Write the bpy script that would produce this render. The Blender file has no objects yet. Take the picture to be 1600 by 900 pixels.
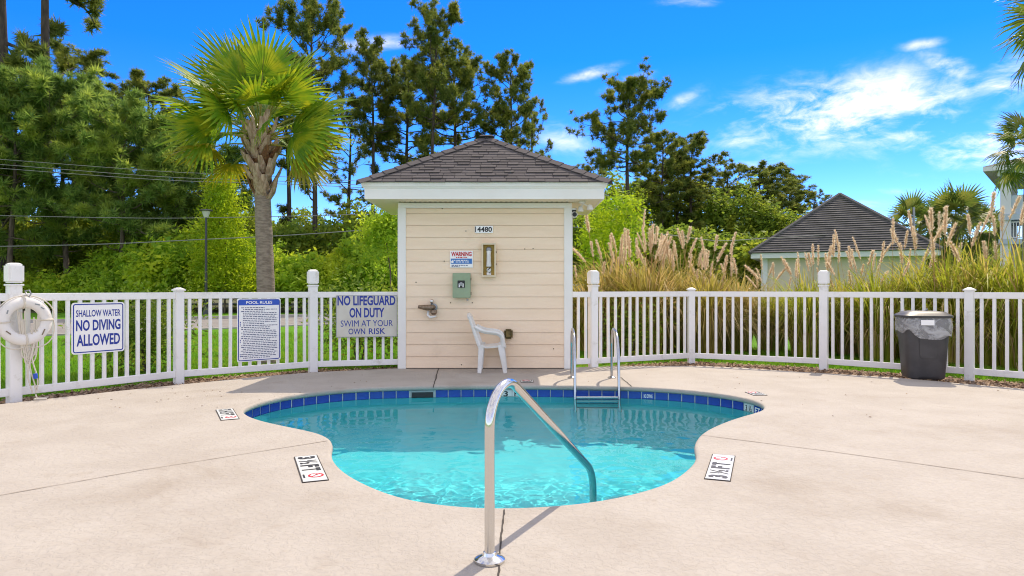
import bpy, bmesh, math, random
import numpy as np
from mathutils import Vector, Matrix, noise
from mathutils.geometry import tessellate_polygon

sc = bpy.context.scene
COL = sc.collection
R = math.radians
random.seed(11)
rng = np.random.default_rng(11)

# ------------------------------------------------------------------ camera
HC, FP = 1.28, 1066.7
cam = bpy.data.objects.new('camera', bpy.data.cameras.new('camera'))
COL.objects.link(cam)
sc.camera = cam
cam.location = (0, 0, HC)
cam.rotation_euler = (R(90), 0, 0)
cam.data.lens = 24
cam.data.sensor_width = 36
cam.data.clip_end = 3000

# ------------------------------------------------------------------ light
SUN = Vector((.392, .68, 1.0)).normalized()
SKY_STRENGTH, SKY_SAT = .15, 1.42
FILL_CLOUD_COVER, CLOUD_RGB = 1.15, (4.5, 4.5, 4.5)
L = bpy.data.lights.new('sun', 'SUN')
L.energy, L.angle, L.color = 2.0, R(.53), (1, .93, .83)
L.cycles.is_caustics_light = True
so = bpy.data.objects.new('sun', L)
COL.objects.link(so)
so.rotation_euler = SUN.to_track_quat('Z', 'Y').to_euler()
sc.view_settings.view_transform = 'Standard'
sc.view_settings.look = 'None'
sc.view_settings.exposure = 1.18
sc.view_settings.gamma = 1
sc.view_settings.use_white_balance = True
sc.view_settings.white_balance_temperature = 7400
sc.view_settings.use_curve_mapping = False
sc.cycles.use_denoising = True
sc.cycles.filter_width = 1.05
sc.cycles.max_bounces = 10
sc.cycles.transparent_max_bounces = 12
sc.cycles.sample_clamp_indirect = 8
sc.cycles.caustics_reflective = False


class NT:
    """tiny helper for writing node graphs"""
    def __init__(s, tree): s.t = tree
    def n(s, kind, **kw):
        x = s.t.nodes.new(kind)
        for k, v in kw.items(): setattr(x, k, v)
        return x
    def link(s, a, b): s.t.links.new(a, b)
    def put(s, sock, v):
        if isinstance(v, bpy.types.NodeSocket): s.link(v, sock)
        else: sock.default_value = v
    def m(s, op, a, b=0.0, c=None, clamp=False):
        x = s.n('ShaderNodeMath', operation=op); x.use_clamp = clamp
        s.put(x.inputs[0], a); s.put(x.inputs[1], b)
        if c is not None: s.put(x.inputs[2], c)
        return x.outputs[0]
    def mix(s, f, a, b):
        x = s.n('ShaderNodeMix', data_type='RGBA')
        s.put(x.inputs[0], f)
        s.put(x.inputs[6], a if isinstance(a, bpy.types.NodeSocket) else (*a, 1))
        s.put(x.inputs[7], b if isinstance(b, bpy.types.NodeSocket) else (*b, 1))
        return x.outputs[2]
    def noise(s, vec, scale, detail=4, rough=.55, dist=0):
        x = s.n('ShaderNodeTexNoise')
        if vec is not None: s.link(vec, x.inputs['Vector'])
        x.inputs['Scale'].default_value = scale; x.inputs['Detail'].default_value = detail
        x.inputs['Roughness'].default_value = rough; x.inputs['Distortion'].default_value = dist
        return x.outputs[0]
    def step(s, v, lo, hi):
        x = s.n('ShaderNodeMapRange', interpolation_type='SMOOTHSTEP')
        s.put(x.inputs[0], v); x.inputs[1].default_value = lo; x.inputs[2].default_value = hi
        return x.outputs[0]


world = bpy.data.worlds.new('World')
sc.world = world
world.cycles.sampling_method = 'MANUAL'
world.cycles.sample_map_resolution = 512
world.use_nodes = True
w = NT(world.node_tree)
bg = world.node_tree.nodes['Background']
sky = w.n('ShaderNodeTexSky', sky_type='NISHITA')
sky.sun_disc = False
sky.sun_elevation = math.asin(SUN.z)
sky.sun_rotation = math.atan2(SUN.x, SUN.y)
sky.altitude = 3000
sky.air_density, sky.dust_density, sky.ozone_density = 1.0, 0.0, 3.0
hs = w.n('ShaderNodeHueSaturation')
hs.inputs['Saturation'].default_value = SKY_SAT
hs.inputs['Hue'].default_value = .512
w.link(sky.outputs[0], hs.inputs['Color'])
tc = w.n('ShaderNodeTexCoord')
sx = w.n('ShaderNodeSeparateXYZ'); w.link(tc.outputs['Generated'], sx.inputs[0])
zz = w.m('MAXIMUM', sx.outputs[2], .02)
yy = w.m('MAXIMUM', w.m('ABSOLUTE', sx.outputs[1]), .05)
u = w.m('DIVIDE', sx.outputs[0], yy)
v = w.m('DIVIDE', zz, yy)
# cirrus
mp = w.n('ShaderNodeMapping'); w.link(tc.outputs['Generated'], mp.inputs[0])
mp.inputs['Rotation'].default_value = (0, R(-14), 0); mp.inputs['Scale'].default_value = (1.0, 1.0, 2.3)
fb = w.noise(mp.outputs[0], 6.5, 9, .62, .45)
fb2 = w.noise(mp.outputs[0], 24.0, 7, .62, .7)
patches = None
front = w.step(sx.outputs[1], 0, .1)
for (px, py, a, b, tilt, k) in [(1330, 175, 215, 58, -.10, 1.0), (1545, 222, 130, 36, -.22, 1.05), (1430, 205, 120, 40, -.1, .8),
        (1190, 215, 90, 22, 0, .75), (1575, 130, 70, 40, -.3, .8), (1490, 105, 50, 22, .3, .7), (1445, 69, 40, 9, -.15, .5), (985, 127, 46, 12, -.3, .5),
        (930, 113, 50, 10, -.25, .6), (1062, 160, 44, 15, -.5, .42), (592, 68, 60, 14, -.05, .62), (1128, 168, 40, 9, -.3, .62),
        (870, 215, 60, 30, .2, .42), (1415, 300, 60, 8, 0, .6), (1350, 318, 90, 9, 0, .5), (1170, 260, 60, 12, 0, .5), (660, 250, 60, 25, 0, .3), (1080, 3, 60, 10, 0, .4)]:
    uc, vc = (px - 800) / FP, (450 - py) / FP
    du = w.m('SUBTRACT', u, uc); dv = w.m('SUBTRACT', w.m('SUBTRACT', v, vc), w.m('MULTIPLY', du, -tilt))
    e = w.m('ADD', w.m('POWER', w.m('ABSOLUTE', w.m('DIVIDE', du, a / FP)), 2.0), w.m('POWER', w.m('ABSOLUTE', w.m('DIVIDE', dv, b / FP)), 2.0))
    g = w.m('MULTIPLY', w.m('EXPONENT', w.m('MULTIPLY', e, -1.0)), k)
    patches = g if patches is None else w.m('MAXIMUM', patches, g)
patches = w.m('MULTIPLY', patches, front)
# denser cloud added over the unseen sky to brighten and neutralise the shade
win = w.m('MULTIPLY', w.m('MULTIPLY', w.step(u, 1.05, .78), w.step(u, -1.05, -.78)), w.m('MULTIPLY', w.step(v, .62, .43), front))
cov = w.m('MAXIMUM', patches, w.m('MULTIPLY', w.m('SUBTRACT', 1.0, win), FILL_CLOUD_COVER))
dens = w.m('ADD', w.m('MULTIPLY', w.m('SUBTRACT', fb, .47), 2.3), w.m('MULTIPLY', w.m('SUBTRACT', fb2, .5), 1.15))
cl = w.m('ADD', w.m('MULTIPLY', cov, .64), w.m('MULTIPLY', dens, w.m('ADD', w.m('MULTIPLY', cov, 1.55), .10)))
cl = w.m('MULTIPLY', w.step(cl, .10, 1.05), .74)
tint = w.n('ShaderNodeMix', data_type='RGBA', blend_type='MULTIPLY'); tint.inputs[0].default_value = 1
w.link(hs.outputs['Color'], tint.inputs[6]); tint.inputs[7].default_value = (.78, .80, 1.0, 1)
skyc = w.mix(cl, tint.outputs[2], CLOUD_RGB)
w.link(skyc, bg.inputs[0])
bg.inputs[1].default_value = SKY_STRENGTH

# ------------------------------------------------------------------ helpers
def tag(o, label=None, cat=None, group=None, kind=None):
    if label: o['label'] = label
    if cat: o['category'] = cat
    if group: o['group'] = group
    if kind: o['kind'] = kind
    return o

def empty(name, loc=(0, 0, 0), rz=0):
    o = bpy.data.objects.new(name, None); COL.objects.link(o)
    o.location = loc; o.rotation_euler = (0, 0, rz); o.empty_display_size = .1
    return o

def link(name, me, parent=None, mat=None):
    o = bpy.data.objects.new(name, me); COL.objects.link(o)
    if mat is not None and len(me.materials) == 0: me.materials.append(mat)
    if parent is not None: o.parent = parent
    return o

def npmesh(name, V, F, smooth=False):
    V = np.asarray(V, dtype=np.float32); F = np.asarray(F, dtype=np.int32)
    me = bpy.data.meshes.new(name)
    k = F.shape[1]
    me.vertices.add(len(V)); me.vertices.foreach_set('co', V.ravel())
    me.loops.add(F.size); me.loops.foreach_set('vertex_index', F.ravel())
    me.polygons.add(len(F))
    me.polygons.foreach_set('loop_start', np.arange(0, F.size, k, dtype=np.int32))
    me.update(calc_edges=True); me.validate()
    if smooth: me.shade_smooth()
    return me

class MB:
    """collects polygons and builds one mesh object"""
    def __init__(s): s.v = []; s.f = []
    def add(s, vs, fs):
        b = len(s.v); s.v += [tuple(p) for p in vs]; s.f += [tuple(b + i for i in f) for f in fs]; return s
    def box(s, c, d, rot=None, taper=1.0):
        x, y, z = (k / 2 for k in d)
        vs = [Vector((sx_ * x * (taper if sz > 0 else 1), sy * y * (taper if sz > 0 else 1), sz * z)) for sz in (-1, 1) for sy in (-1, 1) for sx_ in (-1, 1)]
        if rot is not None: vs = [rot @ q for q in vs]
        vs = [q + Vector(c) for q in vs]
        return s.add(vs, [(0, 2, 3, 1), (4, 5, 7, 6), (0, 1, 5, 4), (2, 6, 7, 3), (0, 4, 6, 2), (1, 3, 7, 5)])
    def beam(s, a, b, wd, ht, up=(0, 0, 1), w2=None, h2=None):
        a, b = Vector(a), Vector(b); d = (b - a).normalized(); sd = d.cross(Vector(up)).normalized(); u_ = sd.cross(d)
        w2, h2 = w2 or wd, h2 or ht
        vs = [p + sd * (i * q / 2) + u_ * (j * t / 2) for p, q, t in ((a, wd, ht), (b, w2, h2)) for i, j in ((-1, -1), (1, -1), (1, 1), (-1, 1))]
        return s.add(vs, [(0, 3, 2, 1), (4, 5, 6, 7), (0, 1, 5, 4), (1, 2, 6, 5), (2, 3, 7, 6), (3, 0, 4, 7)])
    def tube(s, pts, rad, seg=10, cap=True, flat=1.0):
        pts = [Vector(p) for p in pts]; n = len(pts)
        rad = rad if isinstance(rad, (list, tuple)) else [rad] * n
        t0 = (pts[1] - pts[0]).normalized()
        nrm = t0.orthogonal().normalized(); vs = []
        for i, p in enumerate(pts):
            t = (pts[min(i + 1, n - 1)] - pts[max(i - 1, 0)]).normalized()
            nrm = (nrm - t * nrm.dot(t)).normalized(); bn = t.cross(nrm)
            for k in range(seg):
                a = 2 * math.pi * k / seg
                vs.append(p + (nrm * math.cos(a) + bn * math.sin(a) * flat) * rad[i])
        fs = [(i * seg + k, i * seg + (k + 1) % seg, (i + 1) * seg + (k + 1) % seg, (i + 1) * seg + k) for i in range(n - 1) for k in range(seg)]
        if cap: fs += [tuple(range(seg - 1, -1, -1)), tuple((n - 1) * seg + k for k in range(seg))]
        return s.add(vs, fs)
    def lathe(s, prof, c=(0, 0, 0), seg=24, axis='Z'):
        vs = []
        for r, z in prof:
            for k in range(seg):
                a = 2 * math.pi * k / seg; x, y = r * math.cos(a), r * math.sin(a)
                q = (x, y, z) if axis == 'Z' else (x, z, y) if axis == 'Y' else (z, x, y)
                vs.append(Vector(q) + Vector(c))
        n = len(prof)
        fs = [(i * seg + k, i * seg + (k + 1) % seg, (i + 1) * seg + (k + 1) % seg, (i + 1) * seg + k) for i in range(n - 1) for k in range(seg)]
        fs += [tuple(range(seg - 1, -1, -1)), tuple((n - 1) * seg + k for k in range(seg))]
        return s.add(vs, fs)
    def rings(s, rings, close=True, cap=False):
        n = len(rings[0]); vs = [q for r_ in rings for q in r_]
        m = n if close else n - 1
        fs = [(i * n + k, i * n + (k + 1) % n, (i + 1) * n + (k + 1) % n, (i + 1) * n + k) for i in range(len(rings) - 1) for k in range(m)]
        if cap: fs += [tuple(range(n - 1, -1, -1)), tuple((len(rings) - 1) * n + k for k in range(n))]
        return s.add(vs, fs)
    def sphere(s, c, r, seg=12, rg=8, sc_=(1, 1, 1)):
        prof = [(math.sin(math.pi * i / rg) * r + 1e-5, -math.cos(math.pi * i / rg) * r) for i in range(rg + 1)]
        b = MB().lathe(prof, (0, 0, 0), seg)
        return s.add([(c[0] + q[0] * sc_[0], c[1] + q[1] * sc_[1], c[2] + q[2] * sc_[2]) for q in b.v], b.f)
    def mesh(s, name, smooth=False, bevel=0, auto=None):
        me = bpy.data.meshes.new(name); me.from_pydata(s.v, [], s.f)
        bm = bmesh.new(); bm.from_mesh(me); bmesh.ops.recalc_face_normals(bm, faces=bm.faces)
        if bevel:
            es = [e for e in bm.edges if len(e.link_faces) == 2 and e.calc_face_angle(0) > .6]
            bmesh.ops.bevel(bm, geom=es, offset=bevel, segments=2, affect='EDGES', clamp_overlap=True)
        if smooth or bevel:
            lim = R(auto or 42)
            for f in bm.faces: f.smooth = True
            for e in bm.edges:
                if len(e.link_faces) == 2 and e.calc_face_angle(0) > lim: e.smooth = False
        bm.to_mesh(me); bm.free(); me.validate()
        return me
    def build(s, name, mat, parent=None, **kw):
        return link(name, s.mesh(name, **kw), parent, mat)

def mat(name, col, rough=.6, col2=None, scale=6, detail=4, lo=.35, hi=.65, bump=0, bscale=40, metal=0, spec=.5, coord='Object', stretch=None, extra=None):
    m = bpy.data.materials.new(name); m.use_nodes = True
    g = NT(m.node_tree); b = m.node_tree.nodes['Principled BSDF']
    b.inputs['Roughness'].default_value = rough; b.inputs['Metallic'].default_value = metal
    b.inputs['Specular IOR Level'].default_value = spec
    t = g.n('ShaderNodeTexCoord'); vec = t.outputs[coord]
    if stretch:
        mpp = g.n('ShaderNodeMapping'); g.link(vec, mpp.inputs[0]); mpp.inputs['Scale'].default_value = stretch; vec = mpp.outputs[0]
    c = None
    if col2 is not None:
        c = g.mix(g.step(g.noise(vec, scale, detail), lo, hi), col, col2)
        g.link(c, b.inputs['Base Color'])
    else:
        b.inputs['Base Color'].default_value = (*col, 1)
    if bump:
        bn = g.n('ShaderNodeBump'); bn.inputs['Strength'].default_value = bump; bn.inputs['Distance'].default_value = .02
        g.link(g.noise(vec, bscale, 5), bn.inputs['Height']); g.link(bn.outputs[0], b.inputs['Normal'])
    if extra: extra(g, b, vec, c)
    return m

def leafmat(name, c1, c2, c3=None, trans=.35, rough=.55, noise_scale=.5, spec=.25):
    """foliage: colour varies leaf by leaf and over the plant, part of the light passes through"""
    m = bpy.data.materials.new(name); m.use_nodes = True
    g = NT(m.node_tree); b = m.node_tree.nodes['Principled BSDF']; out = m.node_tree.nodes['Material Output']
    geo = g.n('ShaderNodeNewGeometry'); t = g.n('ShaderNodeTexCoord')
    c = g.mix(geo.outputs['Random Per Island'], c1, c2)
    if c3: c = g.mix(g.step(g.noise(t.outputs['Object'], noise_scale, 3), .45, .68), c, c3)
    g.link(c, b.inputs['Base Color']); b.inputs['Roughness'].default_value = rough; b.inputs['Specular IOR Level'].default_value = spec
    tr = g.n('ShaderNodeBsdfTranslucent')
    bright = g.n('ShaderNodeHueSaturation'); bright.inputs['Value'].default_value = 1.35; bright.inputs['Hue'].default_value = .49
    g.link(c, bright.inputs['Color']); g.link(bright.outputs[0], tr.inputs['Color'])
    mx = g.n('ShaderNodeMixShader'); mx.inputs[0].default_value = trans
    g.link(b.outputs[0], mx.inputs[1]); g.link(tr.outputs[0], mx.inputs[2]); g.link(mx.outputs[0], out.inputs[0])
    return m

def X(px, Y): return (px - 800) / FP * Y
def Z(py, Y): return HC + (450 - py) / FP * Y

# ------------------------------------------------------------------ materials
def deck_extra(g, b, vec, c):
    fine = g.noise(vec, 30, 6, .6)
    st = g.step(g.noise(vec, .75, 6, .62, .5), .52, .74)
    blot = g.step(g.noise(vec, 4.2, 5, .6), .54, .72)
    sp = g.step(g.noise(vec, 46, 2), .70, .78)
    c = g.mix(g.m('MULTIPLY', st, .72), c, (.32, .27, .22))
    c = g.mix(g.m('MULTIPLY', blot, .42), c, (.35, .30, .25))
    c = g.mix(g.m('MULTIPLY', g.step(fine, .42, .68), .12), c, (.30, .245, .195))
    c = g.mix(g.m('MULTIPLY', sp, .34), c, (.25, .19, .14))
    g.link(c, b.inputs['Base Color'])
    b1 = g.n('ShaderNodeBump'); b1.inputs['Strength'].default_value = .46; b1.inputs['Distance'].default_value = .006
    h = g.m('ADD', g.step(g.noise(vec, 24, 5, .62, .6), .40, .58), g.m('MULTIPLY', g.noise(vec, 130, 3), .35))
    g.link(h, b1.inputs['Height']); g.link(b1.outputs[0], b.inputs['Normal'])
M_deck = mat('deck_coating', (.435, .396, .352), .8, (.398, .358, .315), scale=1.6, extra=deck_extra, spec=.25)
M_plaster = mat('pool_plaster', (.075, .71, .78), .7, (.095, .76, .82), scale=3, spec=.2)
M_grout = mat('grout', (.58, .60, .58), .8, (.48, .52, .52), scale=15)
M_tile = mat('blue_tile', (.006, .04, .30), .22, (.010, .065, .42), scale=2.2, lo=.4, hi=.6)
M_tilewhite = mat('white_tile', (.68, .69, .66), .3, (.6, .62, .6), scale=8)
def vinyl_extra(g, b, vec, c):
    geo = g.n('ShaderNodeNewGeometry'); dirt = g.step(g.noise(geo.outputs['Position'], 5.5, 7, .7), .54, .76)
    g.link(g.mix(g.m('MULTIPLY', dirt, .58), c, (.50, .47, .38)), b.inputs['Base Color'])
M_vinyl = mat('white_vinyl', (.86, .85, .83), .42, (.80, .785, .75), scale=2.2, lo=.45, hi=.75, extra=vinyl_extra)
M_trim = mat('white_trim', (.86, .845, .80), .5, (.82, .80, .75), scale=1.6)
def siding_extra(g, b, vec, c):
    geo = g.n('ShaderNodeNewGeometry')
    stn = g.step(g.noise(geo.outputs['Position'], 1.7, 7, .68, .4), .55, .80); spk = g.step(g.noise(geo.outputs['Position'], 34, 4, .6), .70, .80)
    c = g.mix(g.m('MULTIPLY', stn, .40), c, (.62, .46, .31)); c = g.mix(g.m('MULTIPLY', spk, .30), c, (.40, .29, .19))
    g.link(c, b.inputs['Base Color'])
M_siding = mat('peach_siding', (.93, .735, .54), .6, (.90, .70, .505), scale=1.8, bump=.12, bscale=30, stretch=(1, 1, 7), extra=siding_extra)
M_soffit = mat('cream_soffit', (.82, .74, .59), .6)
M_shingle = bpy.data.materials.new('asphalt_shingle')
def mk_shingle(m, base):
    m.use_nodes = True; g = NT(m.node_tree); b = m.node_tree.nodes['Principled BSDF']
    oi = g.n('ShaderNodeObjectInfo'); t = g.n('ShaderNodeTexCoord')
    c = g.mix(oi.outputs['Random'], tuple(k * .72 for k in base), tuple(k * 1.35 for k in base))
    c = g.mix(g.m('MULTIPLY', g.noise(t.outputs['Object'], 160, 3), .7), c, tuple(k * 1.7 for k in base))
    c = g.mix(g.m('MULTIPLY', g.step(g.noise(t.outputs['Object'], 420, 2), .5, .65), .35), c, (.02, .018, .017))
    g.link(c, b.inputs['Base Color']); b.inputs['Roughness'].default_value = .9; b.inputs['Specular IOR Level'].default_value = .2
    bn = g.n('ShaderNodeBump'); bn.inputs['Strength'].default_value = .4; bn.inputs['Distance'].default_value = .004
    g.link(g.noise(t.outputs['Object'], 260, 2), bn.inputs['Height']); g.link(bn.outputs[0], b.inputs['Normal'])
mk_shingle(M_shingle, (.086, .077, .078))
M_farshingle = mat('far_shingle', (.080, .077, .080), .9, (.125, .118, .118), scale=3, stretch=(1, 1, 4))
M_chrome = mat('polished_steel', (.66, .655, .64), .10, metal=1, extra=lambda g, b, vec, c: g.link(g.m('ADD', .07, g.m('MULTIPLY', g.noise(vec, 14, 4), .12)), b.inputs['Roughness']))
M_plastic = mat('white_plastic', (.78, .77, .74), .38, (.70, .68, .63), scale=5)
M_ring = mat('ring_buoy_shell', (.78, .75, .71), .5, (.60, .53, .46), scale=5, lo=.56, hi=.72)
M_rope = mat('white_rope', (.68, .62, .52), .85, bump=.4, bscale=160)
M_signwhite = mat('sign_white', (.90, .90, .89), .35)
M_signcream = mat('sign_aged', (.64, .615, .54), .45, (.58, .55, .47), scale=4)
M_ink = mat('sign_blue', (.012, .035, .30), .45)
M_band = mat('sign_band_blue', (.015, .085, .50), .4)
M_band2 = mat('sign_light_blue', (.03, .18, .50), .45)
M_red = mat('sign_red', (.55, .02, .03), .45)
M_black = mat('black_print', (.014, .014, .016), .5)
M_smalltext = mat('small_print', (.07, .08, .19), .6)
M_green = mat('timer_green', (.29, .38, .24), .5, (.26, .345, .215), scale=6)
M_gold = mat('phone_box_gold', (.46, .29, .04), .45, (.36, .22, .025), scale=9)
M_cream = mat('phone_box_cream', (.72, .60, .42), .5)
M_bronze = mat('weathered_bronze', (.19, .13, .09), .45, (.30, .22, .15), scale=30, metal=.6)
M_olive = mat('brown_cover', (.17, .115, .03), .6, (.11, .075, .02), scale=20)
M_dark = mat('dark_rubber', (.02, .02, .022), .6)
M_grey = mat('grey_metal', (.30, .31, .32), .4, metal=.6)
M_bin = mat('bin_plastic', (.040, .038, .041), .42, (.055, .052, .055), scale=5, bump=.05, bscale=200)
M_joint = mat('joint_filler', (.055, .045, .038), .9)
M_crack = mat('joint_grime', (.30, .245, .20), .9)
M_asphalt = mat('asphalt', (.20, .185, .175), .9, (.245, .225, .21), scale=1.2, bump=.3, bscale=60)
M_kerb = mat('kerb_concrete', (.42, .40, .37), .85, (.34, .31, .28), scale=3)
M_wire = mat('wire', (.22, .22, .22), .5)
M_lamp = mat('lamp_metal', (.055, .06, .065), .45, metal=.5)
M_lampglass = mat('lamp_glass', (.62, .62, .60), .3)
M_bark = mat('pine_bark', (.085, .062, .048), .95, (.165, .125, .095), scale=3.0, stretch=(3, 3, .7), bump=.8, bscale=6)
M_barkdark = mat('pine_bark_dark', (.045, .035, .03), .95, (.09, .068, .055), scale=3.0, stretch=(3, 3, .7), bump=.8, bscale=6)
M_palmbark = mat('palm_bark', (.33, .27, .21), .95, (.21, .165, .125), scale=4, stretch=(2.5, 2.5, 9), bump=.7, bscale=9)
M_boot = mat('palm_boot', (.52, .385, .275), .85, (.30, .20, .125), scale=5, stretch=(4, 4, 1), bump=.4, bscale=14)
M_bootcut = mat('palm_fibre', (.22, .105, .04), .95, (.13, .06, .025), scale=20, bump=.5, bscale=60)
M_mulch = mat('mulch', (.16, .095, .06), .95, (.36, .25, .17), scale=22, detail=6, bump=1, bscale=50)
def lawn_extra(g, b, vec, c):
    far = g.step(g.noise(vec, .6, 4), .4, .62)
    c = g.mix(g.m('MULTIPLY', far, .5), c, (.075, .20, .010)); g.link(c, b.inputs['Base Color'])
M_lawn = mat('lawn', (.085, .23, .014), .9, (.115, .28, .018), scale=12, detail=8, bump=.8, bscale=90, extra=lawn_extra, spec=.1)
M_litter = mat('forest_floor', (.09, .065, .035), .95, (.09, .12, .03), scale=1.5, detail=6)
M_blade = leafmat('grass_blade', (.10, .27, .014), (.17, .37, .022), (.22, .35, .03), .42)
M_needle = leafmat('pine_needle', (.085, .135, .03), (.18, .235, .042), (.27, .29, .05), .5, noise_scale=.9)
M_needle2 = leafmat('young_pine_needle', (.09, .18, .04), (.24, .37, .075), (.35, .44, .075), .5, noise_scale=.7)
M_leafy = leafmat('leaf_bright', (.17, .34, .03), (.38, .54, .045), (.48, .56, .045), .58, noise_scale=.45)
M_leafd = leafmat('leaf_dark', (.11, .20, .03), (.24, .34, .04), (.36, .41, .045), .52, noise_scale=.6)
M_leafy2 = leafmat('leaf_yellow', (.26, .39, .022), (.46, .55, .03), (.20, .35, .02), .58, noise_scale=.8)
M_frond = leafmat('palm_frond', (.085, .20, .014), (.20, .33, .02), (.36, .40, .022), .44, .45, 3.0, .25)
M_frondy = leafmat('palm_frond_yellow', (.27, .245, .014), (.40, .31, .020), (.20, .22, .014), .40, .45, 2.5, .4)
M_frondf = leafmat('far_palm_frond', (.08, .15, .025), (.16, .23, .04), (.22, .24, .045), .42, .45, 1.6, .4)
M_petiole = mat('petiole', (.20, .25, .03), .5, (.30, .27, .05), scale=6)
M_pampas = leafmat('plume_grass', (.24, .22, .035), (.44, .38, .075), (.56, .41, .16), .45, noise_scale=1.1)
M_pampasg = leafmat('plume_grass_green', (.20, .27, .025), (.38, .40, .04), (.48, .39, .10), .45, noise_scale=1.1)
M_straw = leafmat('plume_straw', (.42, .29, .13), (.64, .48, .25), (.34, .24, .09), .4, noise_scale=2)
M_plume = leafmat('plume_feather', (.66, .54, .38), (.84, .73, .56), (.58, .45, .29), .5, noise_scale=3)
M_farwall = mat('far_wall', (.62, .545, .43), .8, (.57, .50, .40), scale=1)
M_farwhite = mat('far_white', (.66, .68, .70), .6)
M_farblue = mat('far_blue_grey', (.42, .50, .58), .6)  # plain blue-grey of the porch slabs, parapets and utility box
M_window = mat('far_window', (.05, .07, .09), .1)

# water: clear refracting surface, its waves are real geometry, sunlight is focused by it
M_water = bpy.data.materials.new('water'); M_water.use_nodes = True
g = NT(M_water.node_tree); M_water.node_tree.nodes.remove(M_water.node_tree.nodes['Principled BSDF'])
gl = g.n('ShaderNodeBsdfRefraction'); gl.inputs['IOR'].default_value = 1.333; gl.inputs['Roughness'].default_value = 0
gl.inputs['Color'].default_value = (.86, .985, 1, 1)
gs = g.n('ShaderNodeBsdfGlossy'); gs.inputs['Roughness'].default_value = 0
fr = g.n('ShaderNodeFresnel'); fr.inputs['IOR'].default_value = 1.333
mx = g.n('ShaderNodeMixShader'); g.link(g.m('MULTIPLY', fr.outputs[0], .62), mx.inputs[0])   # a polarising filter takes part of the glare
g.link(gl.outputs[0], mx.inputs[1]); g.link(gs.outputs[0], mx.inputs[2])
g.link(mx.outputs[0], M_water.node_tree.nodes['Material Output'].inputs[0])
# thin plastic bag
M_bag = bpy.data.materials.new('clear_bag'); M_bag.use_nodes = True
g = NT(M_bag.node_tree); b = M_bag.node_tree.nodes['Principled BSDF']
b.inputs['Base Color'].default_value = (.72, .73, .74, 1); b.inputs['Roughness'].default_value = .25
b.inputs['Alpha'].default_value = .42
t = g.n('ShaderNodeTexCoord'); bn = g.n('ShaderNodeBump'); bn.inputs['Strength'].default_value = .7; bn.inputs['Distance'].default_value = .02
mpp = g.n('ShaderNodeMapping'); g.link(t.outputs['Object'], mpp.inputs[0]); mpp.inputs['Rotation'].default_value = (.3, .5, 0); mpp.inputs['Scale'].default_value = (3, 3, 4)
nz = g.noise(mpp.outputs[0], 2.2, 5, .6, 1.2)
g.link(nz, bn.inputs['Height']); g.link(bn.outputs[0], b.inputs['Normal'])
g.link(g.m('ADD', .25, g.m('MULTIPLY', g.step(nz, .40, .66), .35)), b.inputs['Alpha'])

# ------------------------------------------------------------------ ground
GZ = -.06
POOL_PX = [(800, 793), (700, 789), (620, 775), (560, 750), (530, 730), (517, 710), (521, 692), (508, 680), (480, 672), (440, 664), (402, 655),
           (383, 646), (381, 639), (400, 630), (440, 619.5), (500, 611), (573, 605), (680, 602.5), (800, 601.5), (900, 602.5), (985, 604), (1060, 608), (1130, 615.5),
           (1178, 625), (1194, 634), (1188, 642), (1150, 652.5), (1110, 668), (1091, 682), (1084, 697), (1088, 712), (1080, 727), (1050, 750), (1000, 768), (915, 785)]
ctrl = [Vector(((x - 800) / (y - 450) * HC, FP * HC / (y - 450))) for x, y in POOL_PX]
def closed_spline(P, per=16):
    n = len(P); out = []
    for i in range(n):
        p0, p1, p2, p3 = P[i - 1], P[i], P[(i + 1) % n], P[(i + 2) % n]
        for k in range(per):
            t = k / per
            out.append(.5 * ((2 * p1) + (p2 - p0) * t + (2 * p0 - 5 * p1 + 4 * p2 - p3) * t * t + (3 * p1 - p0 - 3 * p2 + p3) * t ** 3))
    return out
def resample(P, n):
    cum = [0]
    for i in range(len(P)): cum.append(cum[-1] + (P[(i + 1) % len(P)] - P[i]).length)
    tot = cum[-1]; out = []; j = 0
    for i in range(n):
        s_ = tot * i / n
        while cum[j + 1] < s_: j += 1
        t = (s_ - cum[j]) / max(cum[j + 1] - cum[j], 1e-9)
        out.append(P[j].lerp(P[(j + 1) % len(P)], t))
    return out, tot
dense = closed_spline(ctrl)
for _ in range(60):   # even out the traced outline
    dense = [dense[i] * .5 + (dense[i - 1] + dense[(i + 1) % len(dense)]) * .25 for i in range(len(dense))]
OUT, PERIM = resample(dense, 240)
area = sum(OUT[i].x * OUT[(i + 1) % 240].y - OUT[(i + 1) % 240].x * OUT[i].y for i in range(240))
if area < 0: OUT.reverse()
def normals(P):
    n = len(P); r_ = []
    for i in range(n):
        t = (P[(i + 1) % n] - P[i - 1]).normalized(); r_.append(Vector((-t.y, t.x)))   # inward for ccw
    return r_
NRM = normals(OUT)
def ring(s_, z): return [(p.x + q.x * s_, p.y + q.y * s_, z) for p, q in zip(OUT, NRM)]

DECK_OUT = [(-11, -7), (11, -7), (11, 2.5), (8.35, 6.1), (6.55, 8.6), (5.46, 9.78), (4.35, 10.45), (3.72, 10.95), (3.07, 11.22), (2.1, 11.2), (1.4, 11.1), (.97, 11.0), (.97, 12.0),
            (-1.8, 12.0), (-1.8, 10.9), (-3.05, 10.36), (-3.68, 9.83), (-4.35, 9.1), (-4.94, 8.43), (-5.66, 7.5), (-7.6, 4.4), (-11, 0)]
inner = ring(-.03, 0)
tess = tessellate_polygon([[Vector((x, y, 0)) for x, y in DECK_OUT], [Vector(p) for p in inner]])
allv = [(x, y, 0) for x, y in DECK_OUT] + inner
db = MB(); db.add(allv, tess)
n_o = len(DECK_OUT)
db.add([(x, y, 0) for x, y in DECK_OUT] + [(x, y, -.14) for x, y in DECK_OUT], [(i, (i + 1) % n_o, n_o + (i + 1) % n_o, n_o + i) for i in range(n_o)])
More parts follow.
